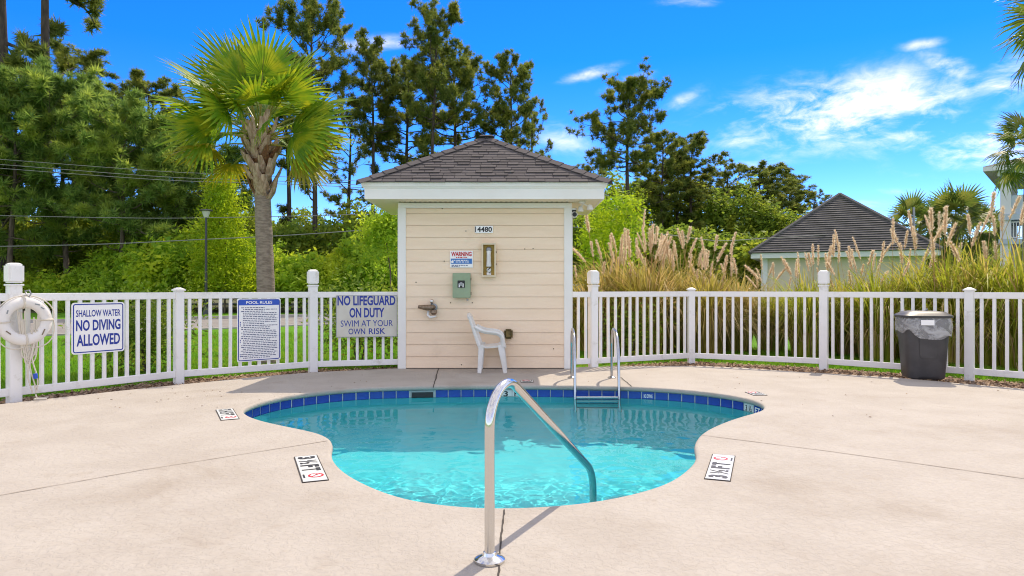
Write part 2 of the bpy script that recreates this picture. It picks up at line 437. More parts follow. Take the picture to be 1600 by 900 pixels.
deck = db.build('pool_deck', M_deck)
tag(deck, kind='structure')
cp = MB(); cp.rings([ring(s_, z) for s_, z in [(-.03, 0), (-.016, -.002), (-.005, -.009), (0, -.022), (0, -.04), (-.006, -.052), (-.018, -.06), (-.045, -.062)]])
cp.build('coping', M_deck, deck, smooth=True, auto=80)
# joints in the deck
def joint(pts, wd, m, nm='expansion_joint'):
    jb = MB(); wob = []
    for i in range(len(pts) - 1):
        a, c_ = Vector(pts[i]), Vector(pts[i + 1]); n = 14
        for k in range(n + (i == len(pts) - 2)):
            q = a.lerp(c_, k / n); wob.append((q.x + random.uniform(-1, 1) * wd * .25, q.y + random.uniform(-1, 1) * wd * .25))
    vs = []
    for i, q in enumerate(wob):
        d = (Vector(wob[min(i + 1, len(wob) - 1)]) - Vector(wob[max(i - 1, 0)])).normalized(); n = Vector((-d.y, d.x)); h = wd / 2 * random.uniform(.6, 1.2)
        vs += [(q[0] + n.x * h, q[1] + n.y * h, .0035), (q[0] - n.x * h, q[1] - n.y * h, .0035)]
    jb.add(vs, [(2 * i, 2 * i + 1, 2 * i + 3, 2 * i + 2) for i in range(len(wob) - 1)])
    jb.build(nm, m, deck)
def gp(px, py): return ((px - 800) / (py - 450) * HC, FP * HC / (py - 450))
joint([gp(685, 576), gp(677, 606)], .016, M_joint)
joint([gp(788, 797), gp(782, 850), gp(777, 930)], .010, M_joint)
joint([gp(970, 590), gp(987, 604)], .016, M_joint)
joint([gp(-60, 785), gp(220, 735), gp(512, 689)], .009, M_crack, 'control_joint')
joint([gp(1096, 680), gp(1300, 706), gp(1700, 762)], .010, M_crack, 'control_joint')

# dry bits blown onto the deck
V = []; F = []; r9 = random.Random(21)
for k in range(110):
    a_ = r9.random()
    if a_ < .6: x_, y_ = gp(r9.uniform(120, 700), r9.uniform(586, 640))
    else: x_, y_ = gp(r9.uniform(900, 1580), r9.uniform(580, 660))
    if x_ * x_ / 8.6 + (y_ - 6.6) ** 2 / 6.6 < 1: continue
    L_, az = r9.uniform(.006, .02), r9.uniform(0, 6.28); W_ = L_ * r9.uniform(.3, .6); ca, sa = math.cos(az), math.sin(az); b0 = len(V)
    for sx_, sy, sz in ((-1, 0, .004), (0, -1, .007), (1, 0, .004), (0, 1, .010)): V.append((x_ + ca * sx_ * L_ - sa * sy * W_, y_ + sa * sx_ * L_ + ca * sy * W_, sz))
    F.append((b0, b0 + 1, b0 + 2, b0 + 3))
tag(link('leaf_litter', npmesh('leaf_litter', V, F), None, leafmat('dry_leaf', (.10, .06, .03), (.30, .19, .10), None, .05, .9)), 'tiny dry leaf bits scattered on the pool deck', 'leaf litter', kind='stuff')

# basin
basin = MB()
basin.rings([ring(s_, z) for s_, z in [(-.045, -.062), (-.045, -.215), (-.036, -.222), (-.036, -1.28), (0, -1.42), (.08, -1.54), (.2, -1.62), (.36, -1.65)]])
ir = ring(.36, -1.65)
basin.add(ir, tessellate_polygon([[Vector(p) for p in ir]]))
basin = basin.build('pool_basin', M_plaster, smooth=True, auto=50)
tag(basin, kind='structure'); basin.cycles.is_caustics_receiver = True
gb = MB(); gb.rings([ring(-.0442, -.0625), ring(-.0442, -.214)])
gb.build('grout_band', M_grout, basin)
NT_ = round(PERIM / .168)
TP, _ = resample(OUT, NT_)
TN = normals(TP)
tmesh = MB().box((0, 0, 0), (PERIM / NT_ - .010, .010, .146)).mesh('tile', bevel=.003)
tmesh.materials.append(M_tile)
twhite = tmesh.copy(); twhite.materials.clear(); twhite.materials.append(M_tilewhite)
tiles = []
skim = min(range(NT_), key=lambda i: (TP[i] - Vector((-1.08, 8.97))).length)
def tile_at(px):  # far side tile seen at image column px
    return min((i for i in range(NT_) if TP[i].y > 7.15), key=lambda i: abs(TP[i].x / TP[i].y * FP + 800 - px))
white_tiles = {tile_at(788): '3', tile_at(812): 'FT', tile_at(1160): '3 ½'}
dark_text = {tile_at(1003): 'NO DIVING', tile_at(1176): 'FT'}
def textmesh(s, w_, h_, mat_, bold=.0, center=True):
    cu = bpy.data.curves.new('text', 'FONT'); cu.body = s; cu.size = 1; cu.offset = bold; cu.resolution_u = 3; cu.fill_mode = 'FRONT' if False else 'BOTH'
    ob = bpy.data.objects.new('text', cu); COL.objects.link(ob)
    dg = bpy.context.evaluated_depsgraph_get()
    me = bpy.data.meshes.new_from_object(ob.evaluated_get(dg))
    bpy.data.objects.remove(ob); bpy.data.curves.remove(cu)
    n = len(me.vertices); co = np.empty(n * 3, np.float32); me.vertices.foreach_get('co', co); co = co.reshape(-1, 3)
    lo, hi = co.min(0), co.max(0); d = np.maximum(hi - lo, 1e-6)
    kx, ky = w_ / d[0], h_ / d[1]
    new = np.zeros_like(co); new[:, 0] = (co[:, 0] - (lo[0] + hi[0]) / 2) * kx; new[:, 2] = (co[:, 1] - (lo[1] + hi[1]) / 2) * ky
    me.vertices.foreach_set('co', new.ravel()); me.materials.clear(); me.materials.append(mat_); me.update()
    return me
for i in range(NT_):
    if i in (skim, skim + 1): continue
    p, q = TP[i], TN[i]
    o = link('tile', twhite if i in white_tiles else tmesh, basin)
    o.location = (p.x - q.x * .040, p.y - q.y * .040, -.139)
    o.rotation_euler = (0, 0, math.atan2(q.y, q.x) + R(90))
    s_ = white_tiles.get(i) or dark_text.get(i)
    if s_:
        tx = link('depth_lettering', textmesh(s_, .11 if len(s_) > 1 else .06, .05 if len(s_) > 4 else .07, M_black if i in white_tiles else M_signwhite, .02), o)
        tx.location = (0, -.0065, .02)
# skimmer mouth
p, q = (TP[skim] + TP[skim + 1]) / 2, TN[skim]
sk = empty('skimmer', (p.x - q.x * .040, p.y - q.y * .040, -.139)); sk.parent = basin
sk.rotation_euler = (0, 0, math.atan2(q.y, q.x) + R(90))
sf = MB()
for c_, d in [((0, 0, .062), (.30, .02, .022)), ((0, 0, -.068), (.30, .02, .012)), ((-.145, 0, 0), (.012, .02, .11)), ((.145, 0, 0), (.012, .02, .11))]: sf.box(c_, d)
sf.build('skimmer_frame', M_grey, sk)
MB().box((0, -.001, .0), (.285, .006, .12)).build('skimmer_throat', M_dark, sk)

# water surface
def inside(px, py, poly):
    c_ = False; n = len(poly); j = n - 1
    for i in range(n):
        xi, yi = poly[i]; xj, yj = poly[j]
        if (yi > py) != (yj > py) and px < (xj - xi) * (py - yi) / (yj - yi) + xi: c_ = not c_
        j = i
    return c_
wp = np.array([(a, c_) for a, c_, _ in ring(-.075, 0)])
st = .017
gx = np.arange(wp[:, 0].min() - st, wp[:, 0].max() + st, st); gy = np.arange(wp[:, 1].min() - st, wp[:, 1].max() + st, st)
GX, GY = np.meshgrid(gx, gy)
ins = np.zeros(GX.shape, bool)
n = len(wp); j = n - 1
for i in range(n):
    xi, yi = wp[i]; xj, yj = wp[j]
    if yi != yj:
        c_ = ((yi > GY) != (yj > GY)) & (GX < (xj - xi) * (GY - yi) / (yj - yi) + xi); ins ^= c_
    j = i
hgt = np.empty(GX.shape)
for a in range(GX.shape[0]):
    for c_ in range(GX.shape[1]):
        x, y = GX[a, c_], GY[a, c_]
        # breeze-made ripples, livelier near the return jet on the right of the near lobe, calmer along the far wall
        calm = .24 + 1.45 * min(1, max(0, (7.8 - y) / 1.3))
        jet = math.exp(-(((x - .75) / .45) ** 2 + ((y - 5.6) / .6) ** 2))
        h = .0034 * noise.noise((x * 2.6 + 3, y * 2.2, 1)) + .0024 * noise.noise((x * 6, y * 5.4, 4)) + (.0021 * noise.noise((x * 10, y * 9, 7)) + .0011 * noise.noise((x * 17, y * 15, 9))) * min(1, max(0, (7.9 - y) / 1.2))
        h *= calm
        if jet > .02:
            rr = math.hypot(x - .85, y - 5.3); h += jet * .0010 * math.sin(rr * 46) * (.6 + .8 * noise.noise((x * 3, y * 3, 2)))
        hgt[a, c_] = -.152 + h
idx = -np.ones(GX.shape, int)
cell = ins[:-1, :-1] | ins[1:, :-1] | ins[:-1, 1:] | ins[1:, 1:]
use = np.zeros(GX.shape, bool); use[:-1, :-1] |= cell; use[1:, :-1] |= cell; use[:-1, 1:] |= cell; use[1:, 1:] |= cell
idx[use] = np.arange(use.sum())
V = np.stack([GX[use], GY[use], hgt[use]], 1)
ci, cj = np.nonzero(cell)
F = np.stack([idx[ci, cj], idx[ci, cj + 1], idx[ci + 1, cj + 1], idx[ci + 1, cj]], 1)
water = link('pool_water', npmesh('pool_water', V, F, True), None, M_water)
tag(water, kind='structure'); water.cycles.is_caustics_caster = True

# lawn, one sheet to the horizon with the pool cut out under the deck
hx0, hx1, hy0, hy1, B = -3.6, 3.6, 3.2, 9.9, 900
lb = MB()
xs, ys = [-B, hx0, hx1, B], [-B, hy0, hy1, B]
lb.add([(x, y, GZ) for y in ys for x in xs], [(r_ * 4 + c_, r_ * 4 + c_ + 1, r_ * 4 + c_ + 5, r_ * 4 + c_ + 4) for r_ in range(3) for c_ in range(3) if not (r_ == 1 and c_ == 1)])
tag(lb.build('lawn', M_lawn), kind='structure')
# woods floor
wf = MB(); wf.add([(-90, 36, GZ + .008), (-70, 36.5, GZ + .008), (-20, 36.6, GZ + .008), (0, 38, GZ + .008), (30, 44, GZ + .008), (90, 52, GZ + .008), (90, 140, GZ + .008), (-90, 140, GZ + .008)], [(0, 1, 2, 3, 4, 5, 6, 7)])
tag(wf.build('woodland_floor', M_litter), kind='structure')
# road with kerbs
def strip(pts_a, pts_b, z): 
    n_ = len(pts_a)
    return MB().add([(x, y, z) for x, y in pts_a] + [(x, y, z) for x, y in pts_b], [(i, i + 1, n_ + i + 1, n_ + i) for i in range(n_ - 1)])
near = [(-40, 13.2), (-18, 17.3), (-12.9, 19.2), (-8.7, 23.0), (-4, 27.5), (4, 31.5), (30, 38)]
far = [(-40, 22), (-22, 25.2), (-16.8, 26.6), (-11.7, 30.0), (-5, 34.2), (4, 37.8), (30, 43)]
tag(strip(near, far, GZ + .006).build('road', M_asphalt), kind='structure')
for nm, line, hh in (('near_kerb', near, .05), ('far_kerb', far, .14)):
    kb = MB()
    for i in range(len(line) - 1): kb.beam((*line[i], GZ + hh / 2), (*line[i + 1], GZ + hh / 2), .16, hh)
    tag(kb.build(nm, M_kerb), kind='structure')

# fence line and mulch bed
PL = [(-7.35, 5.35), (-5.69, 7.80), (-4.60, 9.42), (-3.10, 10.63), (-1.80, 10.98)]
PR = [(.945, 10.98), (1.32, 11.10), (3.15, 12.0), (5.05, 11.06), (6.52, 9.73), (7.95, 8.25)]
def bed(line, off_in, off_out):
    a, c_ = [], []
    for i, p in enumerate(line):
        d = (Vector(line[min(i + 1, len(line) - 1)]) - Vector(line[max(i - 1, 0)])).normalized(); n_ = Vector((-d.y, d.x))
        wv = random.uniform(-.05, .05)
        a.append((p[0] - n_.x * off_in, p[1] - n_.y * off_in)); c_.append((p[0] + n_.x * (off_out + wv), p[1] + n_.y * (off_out + wv)))
    return a, c_
for line, o_in, o_out in ((PL, .55, .42), (PR, 1.0, .30)):
    fine = []
    for i in range(len(line) - 1):
        fine += [tuple(Vector(line[i]).lerp(Vector(line[i + 1]), k / 5)) for k in range(5)]
    fine.append(line[-1])
    a, c_ = bed(fine, o_in, o_out)
    tag(strip(a, c_, GZ + .012).build('mulch_bed', M_mulch), kind='structure')
    # loose bark chips and dry leaves
    N = 5200; V = []; F = []
    cum = [Vector(line[i + 1]) - Vector(line[i]) for i in range(len(line) - 1)]
    for k in range(N):
        i = random.choices(range(len(cum)), [d.length for d in cum])[0]; t = random.random()
        p = Vector(line[i]) + cum[i] * t; d = cum[i].normalized(); n_ = Vector((-d.y, d.x)); off = random.uniform(-o_in * .7, o_out)
        c0 = Vector((p.x + n_.x * off, p.y + n_.y * off, GZ + .014 + random.random() * .02)); L_ = random.uniform(.015, .06); W_ = L_ * random.uniform(.25, .6)
        rot = Matrix.Rotation(random.uniform(0, 6.28), 3, 'Z') @ Matrix.Rotation(random.gauss(0, .4), 3, 'X') @ Matrix.Rotation(random.gauss(0, .4), 3, 'Y')
        b0 = len(V)
        for sx_, sy in ((-1, -1), (1, -.7), (1, .8), (-1, 1)): V.append(c0 + rot @ Vector((sx_ * L_ / 2, sy * W_ / 2, 0)))
        F.append((b0, b0 + 1, b0 + 2, b0 + 3))
    me = npmesh('bark_chips', [tuple(q) for q in V], F)
    cm = leafmat('bark_chip_' + str(len(bpy.data.materials)), (.12, .07, .04), (.48, .34, .23), None, .05, .9)
    tag(link('bark_chips', me, None, cm), 'loose brown bark chips and dry leaves under the ' + ('fence beside the life ring' if line is PL else 'fence behind the trash can'), 'mulch', kind='stuff')
# grass blades on the nearer lawn
def blades(n_, region, hmin, hmax):
    P = []
    while len(P) < n_:
        x, y = region(); P.append((x, y))
    P = np.array(P); n_ = len(P)
    az = rng.uniform(0, 2 * np.pi, n_); h = rng.uniform(hmin, hmax, n_); wd = rng.uniform(.005, .011, n_); lean = rng.uniform(.1, .7, n_) * h
    dx, dy = np.cos(az), np.sin(az)
    base = np.stack([P[:, 0], P[:, 1], np.full(n_, GZ)], 1)
    s_ = np.stack([-dy, dx, 0 * dx], 1) * wd[:, None]
    tip = base + np.stack([dx * lean, dy * lean, h], 1)
    V = np.stack([base - s_, base + s_, tip], 1).reshape(-1, 3)
    return V, np.arange(n_ * 3).reshape(-1, 3)
poly_l = [(-6.2, 7.9), (-5.0, 9.75), (-3.3, 11.2), (-1.9, 11.5), (-1.9, 14.5), (-4, 20), (-9, 20.5), (-13, 17.5), (-14, 12)]
poly_r = [(1.0, 11.6), (3.1, 12.35), (5.3, 11.35), (6.8, 9.9), (9.6, 8.2), (11, 12), (4, 16), (1, 16)]
def reg(poly):
    xs_ = [p[0] for p in poly]; ys_ = [p[1] for p in poly]
    def f():
        while True:
            x, y = random.uniform(min(xs_), max(xs_)), random.uniform(min(ys_), max(ys_))
            if inside(x, y, poly) and random.random() < (9.5 / max(9.5, math.hypot(x, y))) ** 2: return x, y
    return f
for pl, n_, nm in ((poly_l, 60000, 'short green grass on the lawn between the fence and the road'), (poly_r, 30000, 'short green grass in front of the plumed grasses')):
    V, F = blades(n_, reg(pl), .03, .075)
    tag(link('grass', npmesh('grass', V, F), None, M_blade), nm, 'grass', kind='stuff')

# ------------------------------------------------------------------ pool house
BX0, BX1, BY0, BY1 = -1.80, .945, 10.84, 12.20
BC = (BX0 + BX1) / 2
house = empty('pool_house', (BC, BY0, 0))
tag(house, 'small peach lap-sided pool house with grey hipped shingle roof', 'building')
def hp(mb, name, m, parent=house, **kw):
    o = mb.build(name, m, parent, **kw)
    if parent is house: o.matrix_parent_inverse = house.matrix_basis.inverted()
    return o
wall = hp(MB().box(((BX0 + BX1) / 2, (BY0 + BY1) / 2 + .02, 1.33), (BX1 - BX0 - .05, BY1 - BY0 - .05, 2.64)), 'wall', M_siding)
def sub(mb, name, m, parent, **kw):
    o = mb.build(name, m, parent, **kw); o.matrix_parent_inverse = parent.matrix_basis.inverted() if parent.parent is None else Matrix(); return o
# lap siding, board by board
zb = .012
k = 0
while zb < 2.53:
    zt = min(.197 + .189 * k, 2.545) - .003
    if zt > 2.52: zt = 2.545
    x0, x1 = BX0 + .118, BX1 - .118
    yb, yt = BY0 - .006, BY0 + .004
    s_ = MB(); s_.add([(x0, yb, zb), (x1, yb, zb), (x1, yt, zt), (x0, yt, zt), (x0, yb + .016, zb), (x1, yb + .016, zb), (x1, yt + .008, zt), (x0, yt + .008, zt)],
        [(0, 1, 2, 3), (4, 7, 6, 5), (0, 4, 5, 1), (3, 2, 6, 7), (0, 3, 7, 4), (1, 5, 6, 2)])
    o = s_.build('siding_board', M_siding, wall)
    for sx_, xx in ((-1, BX0), (1, BX1)):
        s2 = MB(); y0_, y1_ = BY0 + .11, BY1 - .02
        s2.add([(xx + sx_ * .006, y0_, zb), (xx + sx_ * .006, y1_, zb), (xx - sx_ * .012, y1_, zt), (xx - sx_ * .012, y0_, zt), (xx - sx_ * .02, y0_, zb), (xx - sx_ * .02, y1_, zb), (xx - sx_ * .022, y1_, zt), (xx - sx_ * .022, y0_, zt)],
            [(0, 1, 2, 3), (4, 7, 6, 5), (0, 4, 5, 1), (3, 2, 6, 7), (0, 3, 7, 4), (1, 5, 6, 2)])
        s2.build('siding_board', M_siding, wall)
    zb = zt + .003; k += 1
    if zt >= 2.545: break
for sx_, xx in ((1, BX0), (-1, BX1)):
    hp(MB().box((xx + sx_ * .056, BY0 - .004, 1.275), (.124, .035, 2.55)), 'corner_board', M_trim, bevel=.004)
    hp(MB().box((xx - sx_ * .004, BY0 + .075, 1.275), (.030, .118, 2.55)), 'corner_board', M_trim, bevel=.004)
hp(MB().box((BC, BY0 - .004, 2.592), (BX1 - BX0 + .012, .04, .082)), 'frieze_board', M_trim, bevel=.004)
# eaves
EX0, EX1, EY0, EY1, SZ = -2.235, 1.395, 10.41, 12.64, 2.642
so_ = MB().box(((EX0 + EX1) / 2, (EY0 + EY1) / 2, SZ + .008), (EX1 - EX0, EY1 - EY0, .012))
soff = hp(so_, 'soffit', M_soffit)
gm = MB().box((0, 0, 0), (.010, .40, .006)).mesh('soffit_groove'); gm.materials.append(M_joint)
for i in range(34):
    xx = BX0 + .03 + i * .08
    if xx < BX1: 
        o = link('soffit_vent', MB().box((0, 0, 0), (.036, .012, .006)).mesh('soffit_vent') if i == 0 else vm, soff, M_joint); vm = o.data
        o.location = (xx, BY0 - .045, SZ - .0022)
        rb = link('soffit_rib', gr if i else MB().box((0, 0, 0), (.012, .36, .008)).mesh('soffit_rib'), soff, M_soffit); gr = rb.data
        rb.location = (xx + .04, BY0 - .235, SZ - .001)
def fascia(z0, z1, out, nm, m=M_trim):
    f_ = MB()
    a0, a1, b0, b1 = EX0 - out, EX1 + out, EY0 - out, EY1 + out; t_ = .03
    f_.box(((a0 + a1) / 2, b0 + t_ / 2, (z0 + z1) / 2), (a1 - a0, t_, z1 - z0)); f_.box(((a0 + a1) / 2, b1 - t_ / 2, (z0 + z1) / 2), (a1 - a0, t_, z1 - z0))
    f_.box((a0 + t_ / 2, (b0 + b1) / 2, (z0 + z1) / 2), (t_, b1 - b0 - 2 * t_, z1 - z0)); f_.box((a1 - t_ / 2, (b0 + b1) / 2, (z0 + z1) / 2), (t_, b1 - b0 - 2 * t_, z1 - z0))
    hp(f_, nm, m)
fascia(SZ - .006, 2.80, .012, 'fascia')
# crown moulding under the shingles: profile swept round the eaves
prof = [(.012, 2.79), (.02, 2.795), (.03, 2.812), (.048, 2.825), (.056, 2.86), (.060, 2.872), (.060, 2.885), (.02, 2.886)]
cm_ = MB(); cm_.rings([[(EX0 - o_, EY0 - o_, z), (EX1 + o_, EY0 - o_, z), (EX1 + o_, EY1 + o_, z), (EX0 - o_, EY1 + o_, z)] for o_, z in prof])
hp(cm_, 'crown_moulding', M_trim)
# roof
RO = .085
rc = [Vector((EX0 - RO, EY0 - RO, 2.888)), Vector((EX1 + RO, EY0 - RO, 2.888)), Vector((EX1 + RO, EY1 + RO, 2.888)), Vector((EX0 - RO, EY1 + RO, 2.888))]
apex = Vector((BC, 11.5, 3.81))
roof = hp(MB().add(rc + [apex], [(0, 1, 4), (1, 2, 4), (2, 3, 4), (3, 0, 4), (0, 3, 2, 1)]), 'roof', M_shingle)
def shingle_tabs(p0, p1, ap, rows, wid=(.17, .34), th=.011):
    ex = (p1 - p0).normalized(); W_ = (p1 - p0).length
    foot = p0 + ex * (ap - p0).dot(ex); up = (ap - foot); Hs = up.length; up.normalize(); nn = ex.cross(up)
    af = (ap - p0).dot(ex); ds = Hs / rows; out = []
    lim = lambda s__: (af * s__ / Hs, W_ - (W_ - af) * s__ / Hs)
    for r_ in range(rows):
        s0, s1 = r_ * ds - (.012 if r_ == 0 else 0), min((r_ + 1) * ds + .02, Hs)
        a0, b0 = lim(max(s0, 0)); a1, b1 = lim(s1); x = a0 - random.uniform(0, wid[0])
        while x < b0:
            x2 = x + random.uniform(*wid); g_ = .004
            l0, l1 = max(x + g_, a0), min(x2 - g_, b0); u0, u1 = max(x + g_, a1), min(x2 - g_, b1)
            x = x2
            if l1 - l0 < .02: continue
            if u1 < u0: u0 = u1 = min(max((l0 + l1) / 2, a1), b1)
            t0 = th * random.choice((.7, 1.0, 1.7)); dj = random.uniform(-.006, .006)
            q = lambda a_, s__, h_: p0 + ex * a_ + up * s__ + nn * h_
            m_ = MB(); m_.add([q(l0, s0 + dj, .0005), q(l1, s0 + dj, .0005), q(u1, s1, .0005), q(u0, s1, .0005), q(l0, s0 + dj, t0 + .006), q(l1, s0 + dj, t0 + .006), q(u1, s1, .004), q(u0, s1, .004)],
                              [(0, 3, 2, 1), (4, 5, 6, 7), (0, 1, 5, 4), (1, 2, 6, 5), (2, 3, 7, 6), (3, 0, 4, 7)])
            out.append(m_)
    return out
for m_ in shingle_tabs(rc[0], rc[1], apex, 17, (.15, .28), .009): m_.build('shingle', M_shingle, roof)
rest = MB()
for a_, b_ in ((1, 2), (2, 3), (3, 0)):
    for m_ in shingle_tabs(rc[a_], rc[b_], apex, 14): rest.add(m_.v, m_.f)
tag(rest.build('shingles', M_shingle, roof), kind='stuff')
def hip(c0, ap, n_):
    d = (ap - c0); seg_ = d.length / n_; d.normalize()
    side = d.cross(Vector((0, 0, 1))).normalized(); upv = side.cross(d)
    for i in range(n_):
        a_, e_ = c0 + d * (i * seg_ - .02), c0 + d * ((i + 1) * seg_ + .03)
        m_ = MB(); drop = .062
        pts = []
        for p_, h_ in ((a_, .030), (e_, .016)):
            for sd, dz in ((-.105, -drop), (0, 0), (.105, -drop)):
                for th in (0, .008): pts.append(p_ + side * sd + upv * (h_ + dz * 1.0 + th))
        m_.add(pts, [(1, 3, 9, 7), (3, 5, 11, 9), (0, 6, 8, 2), (2, 8, 10, 4), (0, 2, 3, 1), (2, 4, 5, 3), (6, 7, 9, 8), (8, 9, 11, 10), (0, 1, 7, 6), (4, 10, 11, 5)])
        m_.build('hip_cap', M_shingle, roof)
for c0 in rc: hip(c0, apex, 11)
MB().box((apex.x, apex.y, apex.z + .022), (.26, .2, .03), taper=.7).build('ridge_cap', M_shingle, roof, bevel=.006)

# things on the pool house wall (wall face at BY0 - .006)
WY = BY0 - .008
def plate(name, cx, cz, w_, h_, m, label, cat, th=.012, loc_y=WY, rz=0, bevel=.003):
    o = empty(name, (cx, loc_y, cz), rz); tag(o, label, cat)
    MB().box((0, -th / 2, 0), (w_, th, h_)).build('panel', m, o, bevel=bevel)
    return o
def put_text(o, s, cx, cz, w_, h_, m, y, bold=.0, nm='lettering'):
    t_ = link(nm, textmesh(s, w_, h_, m, bold), o); t_.location = (cx, y, cz); return t_
hn = plate('house_number', X(756, WY), Z(358.5, WY), .29, .115, M_signwhite, 'white plate with black house number 4480 high on the siding', 'house number')
put_text(hn, '4480', .012, 0, .235, .082, M_black, -.0135, .03)
MB().box((-.132, -.014, 0), (.012, .004, .09)).build('border', M_black, hn)
wsn = plate('warning_sign', X(721, WY), Z(405, WY), .365, .268, M_signwhite, 'small white warning sign with red heading and blue panel', 'sign')
put_text(wsn, 'WARNING', 0, .082, .325, .072, M_red, -.0135, .045)
MB().box((0, -.0135, -.032), (.335, .003, .082)).build('blue_panel', M_band2, wsn)
def dashes(o, x0, x1, z, hh, m, y, dens=.85, nm='small_print', seed=None):
    r_ = random.Random(seed); b_ = MB(); x = x0
    while x < x1 - .004:
        l_ = r_.uniform(.012, .045)
        l_ = min(l_, x1 - x)
        b_.add([(x, y, z - hh / 2), (x + l_, y, z - hh / 2), (x + l_, y, z + hh / 2), (x, y, z + hh / 2)], [(0, 1, 2, 3)])
        x += l_ + r_.uniform(.006, .012) / dens
    return b_
d1 = dashes(wsn, -.085, .09, .028, .018, M_red, -.0137, seed=3); d1.build('red_print', M_red, wsn)
d1 = dashes(wsn, -.15, .11, -.018, .012, M_signwhite, -.0155, seed=4); b2 = dashes(wsn, -.09, .12, -.045, .012, M_signwhite, -.0155, seed=5); d1.add(b2.v, b2.f); d1.build('white_print', M_signwhite, wsn)
MB().box((-.142, -.0155, -.045), (.035, .003, .03)).build('pictogram', M_signwhite, wsn)
d1 = dashes(wsn, -.155, .10, -.098, .012, M_smalltext, -.0137, seed=6); b2 = dashes(wsn, -.155, -.02, -.118, .010, M_smalltext, -.0137, seed=7); d1.add(b2.v, b2.f); d1.build('small_print', M_smalltext, wsn)
nm_ = MB().lathe([(.009, 0), (.009, -.003), (.002, -.004)], (0, 0, 0), 8, 'Y').mesh('nail_hole'); nm_.materials.append(M_joint)
for px_, py_ in ((820, 389), (833, 388.5), (694, 408), (728, 361), (704, 473), (738, 473), (691, 326), (721, 570), (865, 545), (650, 441)):
    nh = link('nail_hole', nm_, wall); nh.location = (X(px_, WY), BY0 - .005, Z(py_, WY))
# emergency phone in its box
ph = empty('emergency_phone_box', (X(764, WY), WY, Z(406.5, WY))); tag(ph, 'open cream and gold wall box holding an emergency telephone', 'phone box')
fb_ = MB(); pw, phh, pd = .225, .53, .10
for c_, d in [((0, -pd / 2, phh / 2 - .012), (pw, pd, .024)), ((0, -pd / 2, -phh / 2 + .012), (pw, pd, .024)), ((-pw / 2 + .012, -pd / 2, 0), (.024, pd, phh - .048)), ((pw / 2 - .012, -pd / 2, 0), (.024, pd, phh - .048))]: fb_.box(c_, d)
fb_.build('frame', M_cream, ph)
MB().box((0, -.014, 0), (pw - .05, .014, phh - .05)).build('back_plate', M_gold, ph)
MB().tube([(0, -.05, .135), (0, -.062, .10), (0, -.064, -.02), (0, -.055, -.10)], [.040, .034, .036, .042], 10).build('handset', M_plastic, ph, smooth=True)
MB().lathe([(.02, 0), (.04, -.006), (.044, -.02), (.03, -.03), (.012, -.032)], (0, -.022, .165), 14, 'Y').build('speaker_grille', M_grey, ph, smooth=True)
MB().lathe([(.02, 0), (.036, -.008), (.036, -.024), (.02, -.034)], (0, -.022, -.155), 14, 'Y').build('call_button', M_plastic, ph, smooth=True)
MB().box((0, -.03, -.215), (.07, .02, .04)).build('label_plate', M_signwhite, ph, bevel=.003)
cd = [(.02 * math.sin(i * .9), -.05 + .012 * math.cos(i * .9), -.10 - .012 * i) for i in range(10)]
MB().tube(cd, .006, 6).build('cord', M_dark, ph, smooth=True)
for zz_ in (.12, -.07): MB().box((pw / 2 + .006, -pd + .01, zz_), (.016, .02, .03)).build('hinge', M_bronze, ph)
# pump timer box
tb = empty('timer_box', (X(722, WY), WY, Z(446, WY))); tag(tb, 'pale green metal timer box with a black dial window', 'timer box')
MB().box((0, -.055, 0), (.275, .11, .385)).build('case', M_green, tb, bevel=.010)
MB().box((0, -.116, 0), (.282, .014, .392)).build('door', M_green, tb, bevel=.006)
MB().box((-.005, -.126, .02), (.115, .010, .115)).build('window', M_black, tb, bevel=.004)
MB().lathe([(.03, 0), (.03, -.006), (.006, -.008)], (-.005, -.131, .02), 16, 'Y').build('dial', M_grey, tb)
for dx_ in (-.03, .03): MB().box((-.005 + dx_, -.133, .0), (.016, .005, .06)).build('switch', M_signwhite, tb)
for zz_ in (.10, -.13): MB().box((.148, -.10, zz_), (.014, .03, .045)).build('hinge', M_bronze, tb)
MB().lathe([(.014, 0), (.014, -.03)], (.09, -.07, -.21), 10).build('conduit_hub', M_grey, tb)
# drinking spout
df = empty('drinking_spout', (X(670, WY), WY, Z(480, WY))); tag(df, 'weathered bronze wall spout with white drip cup on siding', 'spout')
MB().tube([(-.15, -.10, .012), (-.10, -.11, .004), (-.02, -.11, -.004), (.05, -.09, .0), (.08, -.02, 0), (.08, .0, 0)], [.026, .034, .046, .045, .034, .03], 10).build('body', M_bronze, df, smooth=True)
MB().sphere((.055, -.07, .095), .034).build('push_button', M_chrome, df, smooth=True)
MB().tube([(.055, -.07, .06), (.06, -.05, .0), (.06, 0, -.02)], .018, 8).build('riser', M_grey, df, smooth=True)
MB().lathe([(.02, .02), (.05, .025), (.055, -.02), (.03, -.05), (.01, -.055)], (.085, -.07, -.065), 12).build('valve', M_bronze, df, smooth=True)
MB().tube([(.0, -.06, -.06), (-.005, -.075, -.12), (.03, -.08, -.155), (.10, -.08, -.15), (.125, -.07, -.135)], [.018, .022, .022, .016, .010], 8).build('drip_cup', M_plastic, df, smooth=True)
MB().lathe([(.06, 0), (.06, -.012), (.04, -.018)], (.08, 0, 0), 14, 'Y').build('flange', M_grey, df)
# brown cover behind the chair
oc = empty('outlet_cover', (X(794.5, WY), WY, Z(521.5, WY))); tag(oc, 'brown weatherproof outlet cover on the wall behind the chair', 'outlet cover')
MB().box((0, -.05, 0), (.135, .10, .155)).build('cover', M_olive, oc, bevel=.022)
MB().box((-.005, -.105, -.0), (.09, .014, .11)).build('flap', M_olive, oc, bevel=.008)
